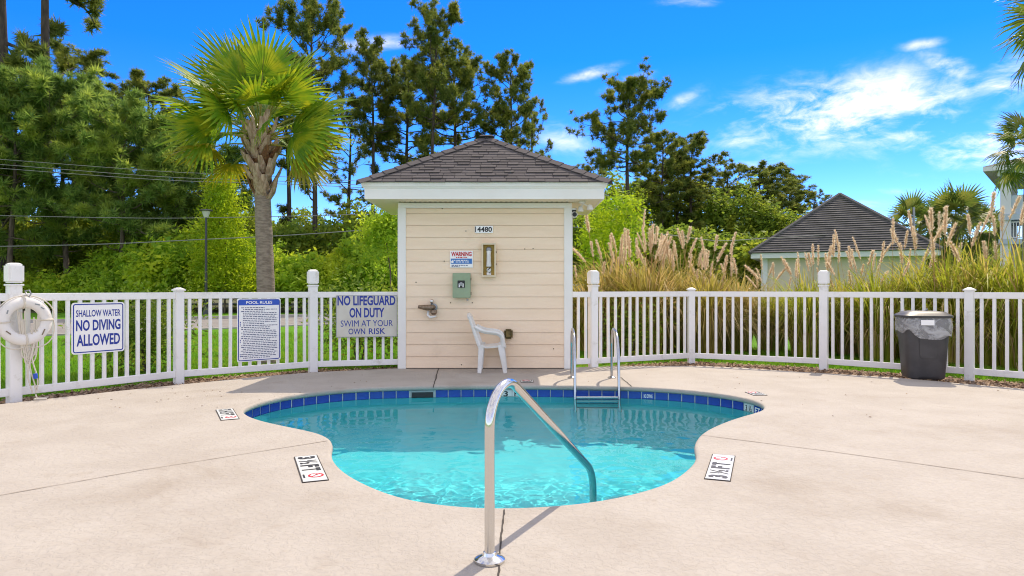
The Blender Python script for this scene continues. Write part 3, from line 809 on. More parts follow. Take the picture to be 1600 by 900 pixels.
# flood light and cameras under the eave
fl = empty('security_light', (X(905, 10.8), 10.82, SZ)); tag(fl, 'white twin-head security light under the eave corner', 'security light')
MB().lathe([(.055, 0), (.06, -.02), (.03, -.04)], (.04, -.12, 0), 16).build('base', M_plastic, fl, smooth=True)
for dx_, dy_, dz_ in ((.0, -.02, -.10), (.13, -.16, -.09)):
    MB().tube([(.04, -.12, -.03), (.04 + dx_ * .5, -.12 + (dy_ + .12) * .5, -.07), (dx_ + .02, dy_, dz_)], .010, 8).build('arm', M_plastic, fl, smooth=True)
    MB().lathe([(.018, .05), (.035, .03), (.05, -.03), (.044, -.034), (.01, -.02)], (dx_ + .02, dy_ - .02, dz_ - .02), 14, 'Z').build('lamp_head', M_plastic, fl, smooth=True)
dc = empty('dome_camera', (BX1 + .035, BY0 + .02, Z(328, 10.84))); tag(dc, 'small dark dome camera on the corner board', 'camera')
MB().lathe([(.05, .02), (.055, 0), (.05, -.012)], (0, 0, .01), 14).build('mount', M_plastic, dc, smooth=True)
MB().sphere((0, 0, -.005), .042, sc_=(1, 1, .8)).build('dome', M_dark, dc, smooth=True)
bc = empty('bullet_camera', (BX1 + .045, BY0 + .03, Z(335.5, 10.84))); tag(bc, 'round black lens camera below the dome camera', 'camera')
MB().lathe([(.045, .10), (.05, .0), (.05, -.06), (.042, -.07)], (0, 0, 0), 16, 'Y').build('housing', M_plastic, bc, smooth=True)
MB().lathe([(.036, 0), (.036, -.004), (.008, -.006)], (0, -.071, 0), 16, 'Y').build('lens', M_dark, bc, smooth=True)

# ------------------------------------------------------------------ fences
RAIL_T, RAIL_B = 1.22, .05
pk = MB().box((0, 0, 0), (.042, .036, 1.03)).mesh('picket', bevel=.004); pk.materials.append(M_vinyl)
def fence(name, pts, tall, counts, label, nopost=()):
    o = empty(name, (pts[0][0], pts[0][1], 0)); tag(o, label, 'fence')
    inv = Matrix.Translation((-pts[0][0], -pts[0][1], 0))
    def part(mb, nm, **kw):
        p_ = mb.build(nm, M_vinyl, o, **kw); p_.matrix_parent_inverse = inv; return p_
    for i in range(len(pts) - 1):
        a_, e_ = Vector(pts[i]), Vector(pts[i + 1]); d = (e_ - a_); ln = d.length; d.normalize()
        ra, re = a_ + d * .055, e_ - d * .055
        if i in nopost: ra = a_
        if i + 1 in nopost: re = e_
        part(MB().beam((*ra, RAIL_T - .045), (*re, RAIL_T - .045), .052, .090), 'top_rail', bevel=.006)
        part(MB().beam((*ra, RAIL_B + .045), (*re, RAIL_B + .045), .052, .090), 'bottom_rail', bevel=.006)
        n_ = counts[i]
        for k_ in range(n_):
            q_ = a_ + d * (ln * (k_ + 1) / (n_ + 1))
            po = link('picket', pk, o); po.matrix_parent_inverse = inv
            po.location = (q_.x, q_.y, .635); po.rotation_euler = (random.gauss(0, .002), random.gauss(0, .002), math.atan2(d.y, d.x))
    for i, p_ in enumerate(pts):
        if i in nopost: continue
        d = (Vector(pts[min(i + 1, len(pts) - 1)]) - Vector(pts[max(i - 1, 0)])).normalized(); rot = Matrix.Rotation(math.atan2(d.y, d.x), 3, 'Z')
        if tall[i]:
            ps = part(MB().box((*p_, .60), (.125, .125, 1.44), rot), 'post', bevel=.006)
            for nm, z_, dd, tp in (('collar', 1.315, (.155, .155, .022), 1), ('finial', 1.445, (.158, .158, .215), 1)):
                c_ = MB().box((*p_, z_), dd, rot).build(nm, M_vinyl, ps, bevel=.018 if nm == 'finial' else .006)
            MB().box((*p_, 1.559), (.13, .13, .016), rot, taper=.55).build('cap', M_vinyl, ps, bevel=.004)
        else:
            ps = part(MB().box((*p_, .56), (.112, .112, 1.36), rot), 'post', bevel=.006)
            MB().box((*p_, 1.251), (.145, .145, .022), rot).build('collar', M_vinyl, ps, bevel=.005)
            MB().box((*p_, 1.275), (.132, .132, .026), rot, taper=.3).build('cap', M_vinyl, ps, bevel=.003)
    return o
fl_ = fence('picket_fence', PL, [0, 1, 0, 1, 0], [18, 13, 13, 9], 'white vinyl picket fence hung with three signs and a life ring', nopost=(4,))
fr_ = fence('picket_fence', PR, [0, 1, 0, 1, 0, 0], [2, 13, 14, 13, 13], 'white vinyl picket fence running behind the trash can', nopost=(0,))

# signs on the fence
def fence_sign(name, a_, e_, z0, z1, m, label, th=.006):
    a_, e_ = Vector(a_), Vector(e_); d = (e_ - a_).normalized(); n_ = Vector((d.y, -d.x)); c_ = (a_ + e_) / 2 + n_ * .030
    o = empty(name, (c_.x, c_.y, (z0 + z1) / 2), math.atan2(d.y, d.x)); tag(o, label, 'sign')
    return o, (e_ - a_).length, z1 - z0
def rrect(w_, h_, r_, n_=6):
    return [(sx_ * (w_ / 2 - r_) + r_ * math.cos(a0 + math.pi / 2 * k / n_), sz * (h_ / 2 - r_) + r_ * math.sin(a0 + math.pi / 2 * k / n_))
            for sx_, sz, a0 in ((1, 1, 0), (-1, 1, math.pi / 2), (-1, -1, math.pi), (1, -1, 1.5 * math.pi)) for k in range(n_ + 1)]
def rplate(o, w_, h_, r_, y0, y1, m, nm='panel'):
    P = rrect(w_, h_, r_); k = len(P)
    return MB().add([(x, y0, z) for x, z in P] + [(x, y1, z) for x, z in P], [tuple(range(k)), tuple(range(2 * k - 1, k - 1, -1))] + [(i, k + i, k + (i + 1) % k, (i + 1) % k) for i in range(k)]).build(nm, m, o)
def rborder(o, w_, h_, r_, t_, y, m, nm='border'):
    P, Q = rrect(w_, h_, r_), rrect(w_ - 2 * t_, h_ - 2 * t_, max(r_ - t_, .004)); k = len(P)
    MB().add([(x, y, z) for x, z in P] + [(x, y, z) for x, z in Q], [(i, (i + 1) % k, k + (i + 1) % k, k + i) for i in range(k)]).build(nm, m, o)
s1, w1, h1 = fence_sign('shallow_water_sign', (-5.365, 8.288), (-5.02, 8.81), .47, 1.10, M_signwhite, 'white square SHALLOW WATER NO DIVING ALLOWED sign on the picket fence')
rplate(s1, w1, h1, .035, -.006, 0, M_signwhite); rborder(s1, w1 - .03, h1 - .03, .03, .013, -.0075, M_ink)
put_text(s1, 'SHALLOW WATER', 0, h1 * .29, w1 * .84, h1 * .135, M_ink, -.0078, .016)
put_text(s1, 'NO DIVING', 0, h1 * .055, w1 * .84, h1 * .215, M_ink, -.0078, .028)
put_text(s1, 'ALLOWED', 0, -h1 * .235, w1 * .82, h1 * .23, M_ink, -.0078, .028)
s2, w2, h2 = fence_sign('pool_rules_sign', (-4.0, 9.907), (-3.506, 10.305), .205, 1.125, M_signwhite, 'tall white POOL RULES board with blue heading band and fine print')
rplate(s2, w2, h2, .02, -.006, 0, M_signwhite); rborder(s2, w2 - .025, h2 - .025, .03, .012, -.0075, M_ink)
MB().box((0, -.0075, h2 * .437), (w2 * .935, .003, h2 * .085)).build('heading_band', M_band, s2)
put_text(s2, 'POOL RULES', 0, h2 * .437, w2 * .60, h2 * .047, M_signwhite, -.0095, .018)
r_ = random.Random(5); z_ = h2 * .355; k = 0
while z_ > -h2 * .45:
    x1 = w2 * r_.choice((.42, .40, .42, .36, .12, .41, .25)); ind = -w2 * (.41 if r_.random() < .3 else .37)
    dashes(s2, ind, x1, z_, .0105, M_smalltext, -.0077, 1.0, seed=k).build('rule_line', M_smalltext, s2)
    if r_.random() < .3: MB().box((-w2 * .43, -.0077, z_), (.012, .002, .014)).build('bullet', M_ink, s2)
    z_ -= h2 * .0285; k += 1
s3, w3, h3 = fence_sign('no_lifeguard_sign', (X(525, 10.70), 10.70), (X(620.5, 10.93), 10.93), .505, 1.165, M_signcream, 'aged cream NO LIFEGUARD ON DUTY sign beside the pool house')
rplate(s3, w3, h3, .015, -.008, 0, M_signcream); rborder(s3, w3 - .004, h3 - .004, .014, .008, -.0095, M_grey, 'rim')
put_text(s3, 'NO LIFEGUARD', -.004, h3 * .375, w3 * .945, h3 * .235, M_ink, -.0098, .03)
put_text(s3, 'ON DUTY', 0, h3 * .085, w3 * .57, h3 * .235, M_ink, -.0098, .03)
put_text(s3, 'SWIM AT YOUR', 0, -h3 * .17, w3 * .85, h3 * .15, M_ink, -.0098, .0)
put_text(s3, 'OWN', -w3 * .165, -h3 * .36, w3 * .27, h3 * .14, M_ink, -.0098, .010)
put_text(s3, 'RISK', w3 * .165, -h3 * .36, w3 * .27, h3 * .14, M_ink, -.0098, .010)

# ------------------------------------------------------------------ life ring and rope
fd = (Vector(PL[2]) - Vector(PL[1])).normalized(); fn = Vector((fd.y, -fd.x)); pp = Vector(PL[1])
rc_ = pp + fn * .135 + fd * .055
lr = empty('life_ring', (rc_.x, rc_.y, .905), math.atan2(fd.y, fd.x)); tag(lr, 'white ring buoy hanging on the tall corner post', 'life ring')
Rm, rm, SEG, SG = .215, .066, 48, 14
rng_ = [[((Rm + rm * math.cos(b_)) * math.cos(a_), -rm * .8 * math.sin(b_), (Rm + rm * math.cos(b_)) * math.sin(a_)) for b_ in [2 * math.pi * j / SG for j in range(SG)]] for a_ in [2 * math.pi * i / SEG for i in range(SEG + 1)]]
body = MB().rings(rng_).build('ring', M_ring, lr, smooth=True)
for a_ in (95, 2, -88, 182):
    a0 = R(a_)
    pts = [((Rm + (rm + .004) * math.cos(b_)) * math.cos(a0), -(rm * .8 + .004) * math.sin(b_), (Rm + (rm + .004) * math.cos(b_)) * math.sin(a0)) for b_ in [2 * math.pi * j / 16 for j in range(17)]]
    MB().tube(pts, [.010] * 17, 6, flat=1.0).build('strap', M_rope, lr, smooth=True)
for a_, ln in ((60, .05), (42, .04), (-38, .07), (215, .06), (150, .04)):
    a0 = R(a_); 
    MB().box((Rm * math.cos(a0), -rm * .8 + .001, Rm * math.sin(a0)), (ln, .010, .012), Matrix.Rotation(-a0 + R(75), 3, 'Y')).build('scuff', M_bronze if ln > .05 else M_grey, body)
for a_, b_ in ((95, 2), (2, -88), (-88, -178), (182, 95)):   # grab line loops between the straps
    pts = []
    for k in range(13):
        t = k / 12; aa = R(a_ + (b_ - a_) * t); rr = Rm + rm + .006 + .035 * math.sin(math.pi * t)
        pts.append((rr * math.cos(aa), -.012 - .02 * math.sin(math.pi * t), rr * math.sin(aa) - .03 * math.sin(math.pi * t)))
    MB().tube(pts, .0065, 6).build('grab_line', M_rope, lr, smooth=True)
MB().tube([(.01, .02, .34), (.04, -.02, .35), (.045, -.05, .31), (.02, -.06, .27), (.0, -.05, .30), (.01, 0, .33)], .008, 8).build('hook', M_grey, lr, smooth=True)
rp = empty('coiled_rope', (rc_.x, rc_.y, 0), math.atan2(fd.y, fd.x)); tag(rp, 'off-white throw rope hanging in loops below the life ring', 'rope')
for k in range(7):
    x0, x1, zb_, zt_ = random.uniform(-.08, 0), random.uniform(.06, .16), random.uniform(.38, .52), random.uniform(.90, 1.08)
    yy_ = .055 - .028 * random.random()
    pts = [(x0 + (x1 - x0) * t + .015 * math.sin(9 * t + k), -.02 + yy_ * .2, zt_ - (zt_ - zb_) * math.sin(math.pi * t) ** .6) for t in [i / 18 for i in range(19)]]
    MB().tube(pts, .008, 6).build('strand', M_rope, rp, smooth=True)
for k in range(3):
    pts = [(.05 + .03 * math.sin(k + i * .5) + .02 * k, -.03, .80 - i * .052) for i in range(15)]
    MB().tube(pts, .0075, 6).build('strand', M_rope, rp, smooth=True)
MB().tube([(.09, -.05, .06), (.10, -.07, .012), (.17, -.12, .012), (.22, -.05, .012), (.13, -.02, .012), (.06, -.09, .014), (.16, -.16, .012)], .008, 6).build('strand', M_rope, rp, smooth=True)
MB().tube([(.085, -.055, .30), (.09, -.055, .245)], .022, 10).build('blue_sleeve', M_band, rp, smooth=True)

# ------------------------------------------------------------------ handrail
def bend(pts, rad=.12, n_=8):
    """round the corners of a polyline"""
    pts = [Vector(p) for p in pts]; out = [pts[0]]
    for i in range(1, len(pts) - 1):
        p, a_, b_ = pts[i], pts[i - 1], pts[i + 1]
        r1 = rad[i - 1] if isinstance(rad, (list, tuple)) else rad
        d1, d2 = min(r1, (a_ - p).length * .48), min(r1, (b_ - p).length * .48)
        q0, q2 = p + (a_ - p).normalized() * d1, p + (b_ - p).normalized() * d2
        for k in range(n_ + 1):
            t = k / n_; ww = max(.05, math.sin((a_ - p).angle(b_ - p) / 2)); c0, c1, c2 = (1 - t) ** 2, 2 * ww * t * (1 - t), t * t
            out.append((q0 * c0 + p * c1 + q2 * c2) / (c0 + c1 + c2))
    out.append(pts[-1]); return out
hr = empty('pool_handrail', (-.105, 3.2, 0)); tag(hr, 'polished steel handrail bending down from the deck into the pool', 'handrail')
hl = lambda p: (p[0] + .105, p[1] - 3.2, p[2])
rail_pts = bend([(-.105, 3.2, -.05), (-.105, 3.2, .955), (.54, 4.56, .055), (.556, 4.60, -1.6)], [.335, .12], 18)
MB().tube([hl(p) for p in rail_pts], .0241, 20).build('rail', M_chrome, hr, smooth=True)
MB().lathe([(.072, .001), (.072, .012), (.060, .020), (.034, .030), (.030, .044), (.0245, .046)], (0, 0, 0), 32).build('escutcheon', M_chrome, hr, smooth=True, auto=30)

# ladder
M_steel = mat('ladder_steel', (.44, .46, .48), .16, metal=1)
ld = empty('pool_ladder', (1.1, 9.3, 0)); tag(ld, 'steel pool ladder with two looped rails at the far edge', 'ladder')
for x_ in (.85, 1.42):
    q = lambda a_, y_, z_: (x_ - 1.1 + a_, y_ - 9.3, z_)
    dx_ = -.035
    pts = bend([q(0, 9.72, -.03), q(0, 9.72, .74), q(dx_, 8.90, .66), q(dx_, 8.74, -.95)], [.30, .34], 12)
    MB().tube(pts, .0195, 16).build('rail', M_steel, ld, smooth=True)
    MB().lathe([(.058, .001), (.058, .010), (.034, .024), (.023, .028)], q(0, 9.72, 0), 24).build('escutcheon', M_steel, ld, smooth=True, auto=30)
for z_, y_ in ((-.205, 8.80), (-.47, 8.80), (-.74, 8.80)):
    MB().box((1.1 - 1.1, y_ - 9.3, z_), (.55, .085, .026)).build('tread', M_steel, ld, bevel=.008)
MB().tube([(-.27, 8.80 - 9.3, -.13), (.27, 8.80 - 9.3, -.13)], .014, 10).build('cross_bar', M_steel, ld, smooth=True)

# ------------------------------------------------------------------ deck depth markers
def marker(cx, cy, ang, w_, l_, label, mode):
    o = empty('depth_marker', (cx, cy, .0), ang); tag(o, label, 'depth marker')
    MB().box((0, 0, .0035), (w_, l_, .007)).build('tile', M_tilewhite, o, bevel=.002)
    e = MB(); t_ = .006
    for c_, d in (((-w_ / 2 - t_ / 2, 0, .003), (t_, l_ + 2 * t_, .006)), ((w_ / 2 + t_ / 2, 0, .003), (t_, l_ + 2 * t_, .006)), ((0, l_ / 2 + t_ / 2, .003), (w_, t_, .006)), ((0, -l_ / 2 - t_ / 2, .003), (w_, t_, .006))): e.box(c_, d)
    e.build('grout_edge', M_joint, o)
    def txt(s, u0, ln, hh, m=M_black, bold=.03, v0=0):
        me = textmesh(s, ln, hh, m, bold); t = link('lettering', me, o)
        # text runs along local +-y, its top towards local +-x
        t.matrix_local = Matrix.Translation((v0, u0, .0085)) @ Matrix.Rotation(mode, 4, 'Z') @ Matrix.Rotation(R(-90), 4, 'X')
    sgn = 1 if mode > 0 else -1
    txt('3', sgn * -l_ * .40, l_ * .10, w_ * .80, bold=.05)
    txt('½', sgn * -l_ * .22, l_ * .15, w_ * .80, bold=.02)
    txt('F', sgn * -l_ * .05, l_ * .10, w_ * .80, bold=.05)
    txt('T', sgn * l_ * .09, l_ * .11, w_ * .80, bold=.05)
    yb = sgn * l_ * .32
    MB().lathe([(.052, 0), (.052, .0002), (.034, .0003)], (.015 * -sgn, yb, .0085), 28).build('symbol_ring', M_red, o)
    MB().lathe([(.036, 0), (.036, .0004), (.001, .0005)], (.015 * -sgn, yb, .0087), 24).build('symbol_field', M_signwhite, o)
    MB().box((.015 * -sgn, yb, .0094), (.08, .012, .0006), Matrix.Rotation(R(40), 3, 'Z')).build('symbol_bar', M_red, o)
    MB().box((.015 * -sgn, yb + .008, .0092), (.012, .045, .0006), Matrix.Rotation(R(-30), 3, 'Z')).build('diver', M_black, o)
    MB().box((sgn * w_ * .40, yb, .0086), (.012, .09, .0006)).build('caption', M_black, o)
    return o
def mk(corners, label, mode):
    g_ = [Vector(gp(*c_)) for c_ in corners]; c_ = sum(g_, Vector((0, 0))) / 4
    ax = ((g_[0] + g_[1]) / 2 - (g_[2] + g_[3]) / 2); l_ = ax.length; w_ = .158
    marker(c_.x, c_.y, math.atan2(ax.y, ax.x) - R(90), w_, l_, label, mode)
mk([(460, 715), (495, 712), (511, 750), (475, 755)], 'white 3 ½ FT depth tile on the deck opposite the trash can side', R(-90))
mk([(1114, 711), (1148, 713), (1139, 753), (1103, 748)], 'white 3 ½ FT depth tile on the deck on the trash can side', R(90))
mk([(338, 641), (363, 639), (372, 655), (347, 657)], 'small depth tile beyond the pool bend nearest the POOL RULES sign', R(-90))
mk([(1165, 613.5), (1184, 612.5), (1198, 617.5), (1178, 618.5)], 'thin depth tile at the far pool corner towards the trash can', R(90))
mk([(803, 594.5), (844, 594.5), (845, 598), (802, 598)], 'depth tile on the deck between the chair and the pool', R(90))

# ------------------------------------------------------------------ white plastic chair, seen from its side, facing the trash can
ch = empty('plastic_chair', (X(767, 10.5), 10.50, 0)); tag(ch, 'white moulded plastic armchair standing sideways against the pool house', 'chair')
HW = .255
for sy in (-1, 1):
    y_ = sy * HW
    MB().beam((-.165, y_ * 1.02, 0), (-.135, y_ * .9, .43), .036, .058, up=(1, 0, 0), w2=.046, h2=.085).build('leg', M_plastic, ch, bevel=.007)
    MB().beam((.225, y_ * 1.02, 0), (.155, y_ * .95, .43), .036, .056, up=(1, 0, 0), w2=.050, h2=.100).build('leg', M_plastic, ch, bevel=.007)
    arm = bend([(-.235, y_ * .86, .69), (-.10, y_ * 1.02, .625), (.10, y_ * 1.06, .605), (.175, y_ * 1.04, .56), (.19, y_ * .98, .40)], [.06, .06, .05], 5)
    a_ = MB(); a_.tube(arm, [.029] * len(arm), 8, flat=1.25); a_.build('arm', M_plastic, ch, smooth=True)
seat = MB(); rows_ = []
for t, z_ in ((-.185, .405), (-.16, .415), (-.05, .402), (.08, .412), (.18, .428), (.225, .418), (.235, .385)):
    rows_.append([(t, HW * s_ * (1 if t < .1 else .97), z_ - .016 * (1 - s_ * s_)) for s_ in (-1, -.8, -.4, 0, .4, .8, 1)])
seat.rings(rows_, close=False)
low = [[(x, y, z - .028) for x, y, z in r_] for r_ in rows_]
seat.rings(low, close=False)
for k in (0, -1): seat.rings([[r_[k] for r_ in rows_], [r_[k] for r_ in low]], close=False)
seat.rings([rows_[0], low[0]], close=False); seat.rings([rows_[-1], low[-1]], close=False)
seat.build('seat', M_plastic, ch, smooth=True)
def bk(s_, t):   # back surface: s across -1..1, t up 0..1
    return Vector((-.165 - .155 * t - .02 * (1 - s_ * s_), s_ * (HW - .02 - .03 * t), .41 + .48 * t - .05 * t * (s_ * s_)))
for s0 in (-1, 1):
    MB().tube([bk(s0, t / 6) for t in range(7)], [.033, .032, .031, .029, .027, .025, .02], 8).build('back_post', M_plastic, ch, smooth=True)
for s0 in (-.62, -.31, 0, .31, .62):
    MB().tube([bk(s0, .03), bk(s0, .35), bk(s0, .65), bk(s0, .90)], [.032, .032, .032, .032], 6, flat=.35).build('back_slat', M_plastic, ch, smooth=True)
MB().tube([bk(-1 + k / 5, .97) for k in range(11)], .03, 8).build('top_rail', M_plastic, ch, smooth=True)
MB().tube([bk(-1 + k / 5, .04) for k in range(11)], .018, 8).build('lower_rail', M_plastic, ch, smooth=True)

# ------------------------------------------------------------------ trash can
TX, TY = X(1442, 9.72), 9.72
tc_ = empty('trash_can', (TX, TY, 0), R(-14)); tag(tc_, 'dark grey plastic trash can with clear liner bag and lid', 'trash can')
def sup(a_, b_, z, n_=40, e=.42):
    out = []
    for k in range(n_):
        t = 2 * math.pi * k / n_; c_, s_ = math.cos(t), math.sin(t)
        out.append((a_ * math.copysign(abs(c_) ** e, c_), b_ * math.copysign(abs(s_) ** e, s_), z))
    return out
MB().rings([sup(.20, .18, .0), sup(.235, .205, .012), sup(.245, .215, .05), sup(.285, .25, .62), sup(.295, .26, .87), sup(.30, .265, .88), sup(.29, .255, .885)], cap=True).build('body', M_bin, tc_, smooth=True, auto=50)
MB().add([(-.13, -.235, .69), (.12, -.235, .69), (.105, -.2275, .33), (.085, -.226, .30), (-.085, -.226, .30), (-.11, -.2275, .33), (-.13, -.262, .69), (.12, -.262, .69), (.105, -.239, .33), (.085, -.237, .30), (-.085, -.237, .30), (-.11, -.239, .33)],
    [(6, 7, 8, 9, 10, 11)] + [(i, (i + 1) % 6, 6 + (i + 1) % 6, 6 + i) for i in range(6)]).build('grip_panel', M_bin, tc_, bevel=.004)
lid = MB().rings([sup(.325, .29, .865), sup(.33, .295, .872), sup(.33, .295, .895), sup(.315, .28, .905), sup(.29, .255, .918), sup(.25, .22, .945), sup(.16, .14, .955), sup(.02, .02, .957)], cap=True).build('lid', M_bin, tc_, smooth=True, auto=35)
bagp = []
for z_, o_ in ((.872, .012), (.83, .022), (.77, .03), (.71, .028), (.66, .022), (.63, .016)):
    r_ = sup(.292 + o_, .258 + o_, z_, 64); row = []
    for k, (x, y, z) in enumerate(r_):
        t = 2 * math.pi * k / 64; wv = .010 * math.sin(7 * t + z_ * 30) + .006 * math.sin(17 * t + 2)
        hem = (.872 - z_) / .242
        drop = hem * (.05 * math.sin(t * 2 + .6) + .035 * math.sin(5 * t))
        row.append((x * (1 + wv), y * (1 + wv), z + drop))
    bagp.append(row)
bagm = MB().rings(bagp).build('liner_bag', M_bag, tc_, smooth=True, auto=80)
MB().add([(.32, -.03, .83), (.33, .03, .80), (.40, .01, .80), (.45, .015, .775), (.42, -.02, .79), (.36, -.02, .815)], [(0, 1, 2, 5), (5, 2, 3, 4)]).build('bag_knot', M_bag, tc_)
MB().box((-.03, -.296, .80), (.165, .004, .072), Matrix.Rotation(R(-2), 3, 'X')).build('label_sticker', M_signwhite, tc_)
MB().tube([(-.03 + .06, 0, .955), (.06, 0, .985)], .012, 8).build('lid_knob', M_grey, tc_)

# ------------------------------------------------------------------ plants
def needle_tuft(n_, ln, wd, up_bias, r_):
    d = r_.normal(size=(n_, 3)); d[:, 2] += up_bias; d /= np.linalg.norm(d, axis=1)[:, None]
    sd = np.cross(d, r_.normal(size=(n_, 3))); sd /= np.linalg.norm(sd, axis=1)[:, None]
    l_ = ln * r_.uniform(.7, 1.1, n_)[:, None]
    base = d * ln * .08
    return np.stack([base - sd * wd, base + sd * wd, d * l_], 1).reshape(-1, 3)
def place(templates, P, S, r_, tilt=.35):
    """copies of leaf-cluster templates at points P with sizes S, all in one array"""
    Vs = []
    which = r_.integers(0, len(templates), len(P)); az = r_.uniform(0, 2 * np.pi, len(P)); ti = r_.normal(0, tilt, len(P))
    for k, T in enumerate(templates):
        m = which == k
        if not m.any(): continue
        ca, sa, ct, st_ = np.cos(az[m]), np.sin(az[m]), np.cos(ti[m]), np.sin(ti[m])
        Rm_ = np.zeros((m.sum(), 3, 3)); Rm_[:, 0, 0] = ca; Rm_[:, 0, 1] = -sa * ct; Rm_[:, 0, 2] = sa * st_; Rm_[:, 1, 0] = sa; Rm_[:, 1, 1] = ca * ct; Rm_[:, 1, 2] = -ca * st_; Rm_[:, 2, 1] = st_; Rm_[:, 2, 2] = ct
        Vs.append((np.einsum('nij,kj->nki', Rm_, T) * S[m][:, None, None] + P[m][:, None, :]).reshape(-1, 3))
    return np.concatenate(Vs)

def pine(seed, H, cb, Rr, nb, r0, tuft=.55, sub=6, low=.75, top=.3, droop=.12, density=1.0, stubs=0, wander=.25, cross=1.0):
    """returns (trunk mesh, crown mesh); height H, crown from fraction cb up, crown radius Rr"""
    r_ = np.random.default_rng(seed)
    wood = MB(); ph = r_.uniform(0, 6.28, 4)
    def tr(t): return np.array([wander * math.sin(2.2 * t + ph[0]) * t + .1 * math.sin(7 * t + ph[1]), wander * math.sin(2.6 * t + ph[2]) * t, H * t])
    wood.tube([tr(t) for t in np.linspace(0, .985, 16)], [max(r0 * (1.12 if t == 0 else 1) * (1 - .80 * t ** 1.25), .03) for t in np.linspace(0, .985, 16)], 9)
    P, S = [], []
    for i in range(nb + stubs):
        if i < nb:
            q = (i + r_.uniform(.1, .9)) / nb; t = cb + (1 - cb) * q * .985
            prof = low + (1 - low) * min(1, q / .45) if q < .45 else top + (1 - top) * math.sqrt(max(0, 1 - ((q - .45) / .56) ** 2))
            L_ = Rr * prof * r_.uniform(.72, 1.12); bare = False
        else:
            t = cb * r_.uniform(.55, 1.0); L_ = Rr * r_.uniform(.2, .5); bare = r_.random() < .6; q = 0
        a_ = i * 2.4 + r_.uniform(-.5, .5); el = (-.05 + .95 * q ** 1.3 + r_.uniform(-.15, .2))
        d = np.array([math.cos(a_) * math.cos(el), math.sin(a_) * math.cos(el), math.sin(el)])
        p0 = tr(t); pts = [p0]; cur = p0.copy(); dd = d.copy(); n_ = 6
        for k in range(n_):
            dd = dd + np.array([0, 0, (droop if k > 1 else -.05) + r_.normal(0, .10)]) + r_.normal(0, .13, 3); dd /= np.linalg.norm(dd)
            cur = cur + dd * L_ / n_; pts.append(cur.copy())
        rb = max(r0 * .34 * (1 - .6 * q), .03)
        wood.tube(pts, [rb * (1 - .8 * k / n_) for k in range(n_ + 1)], 4, cap=False)
        if bare: continue
        ns = max(2, int(sub * (.5 + .5 * L_ / Rr)))
        for k in range(ns):
            f = .30 + .70 * (k + r_.uniform(.2, 1)) / ns; j = min(int(f * n_), n_ - 1); q0 = pts[j] + (pts[j + 1] - pts[j]) * (f * n_ - j)
            sd = d * .6 + r_.normal(0, .55, 3); sd[2] = abs(sd[2]) * .7 + .12; sd /= np.linalg.norm(sd)
            l2 = L_ * r_.uniform(.16, .36); q1 = q0 + sd * l2 * .6 + np.array([0, 0, -.02]); q2 = q0 + sd * l2 + np.array([0, 0, .12 * l2])
            wood.tube([q0, q1, q2], [rb * .38, rb * .25, rb * .12], 3, cap=False)
            for c_ in range(max(1, int(r_.poisson(3.2 * density)))):
                f2 = r_.uniform(.45, 1.05); pos = q0 + (q2 - q0) * f2 + r_.normal(0, .32 * tuft, 3)
                P.append(pos); S.append(tuft * r_.uniform(.7, 1.25))
        P.append(pts[-1]); S.append(tuft)
    for k in range(int(10 * density)):
        P.append(tr(1) + r_.normal(0, .35, 3) - np.array([0, 0, .35])); S.append(tuft * r_.uniform(.7, 1.1))
    T = [needle_tuft(32, 1, .068, .55, r_) for _ in range(4)]
    V = place(T, np.array(P), np.array(S), r_)
    return wood.mesh('trunk', smooth=True, auto=70), npmesh('crown', V, np.arange(len(V)).reshape(-1, 3))

PROTO = {
    'umbrella': [pine(s_, 20, .66, 4.2, 28, .27, .46, 8, stubs=7, density=1.75) for s_ in (1, 2, 3)],
    'slim': [pine(s_, 20, .63, 3.0, 28, .22, .44, 7, low=.85, top=.4, stubs=8, density=1.6) for s_ in (7, 8, 9)],
    'open': [pine(s_, 20, .45, 4.0, 26, .26, .44, 7, low=.9, density=1.15, stubs=7) for s_ in (12, 13)],
    'dense': [pine(s_, 12, .42, 3.6, 36, .17, .50, 9, low=.85, top=.35, droop=.10, density=1.5, wander=.35, stubs=5) for s_ in (21, 22, 23)],
}
for kk, lst in PROTO.items():
    for a_, b_ in lst:
        a_.materials.append(M_bark if kk == 'dense' else M_barkdark); b_.materials.append(M_needle2 if kk == 'dense' else M_needle)
def put_tree(kind, i, px, Y, top_py, wpx, label, cat='pine tree', group=None, rz=None, lean=0, bark=None, thick=1.0):
    tm, cm2 = PROTO[kind][i % len(PROTO[kind])]
    H0 = 12 if kind == 'dense' else 20; R0 = {'umbrella': 4.2, 'slim': 2.9, 'open': 4.0, 'dense': 3.6}[kind]
    H = Z(top_py, Y) - GZ; kx = (wpx / 2 / FP * Y) / R0
    o = empty('pine_tree', (X(px, Y), Y, GZ), rz if rz is not None else random.uniform(0, 6.28)); o.scale = (kx, kx, H / H0)
    if lean: o.rotation_euler.y = lean
    tag(o, label, cat, group)
    tk = link('trunk', tm, o); link('crown', cm2, o)
    kt = thick / kx
    tk.scale = (1, 1, 1)
    return o
WG, EG = 'tall pines behind the pool house', 'pines beyond the plumed grasses'
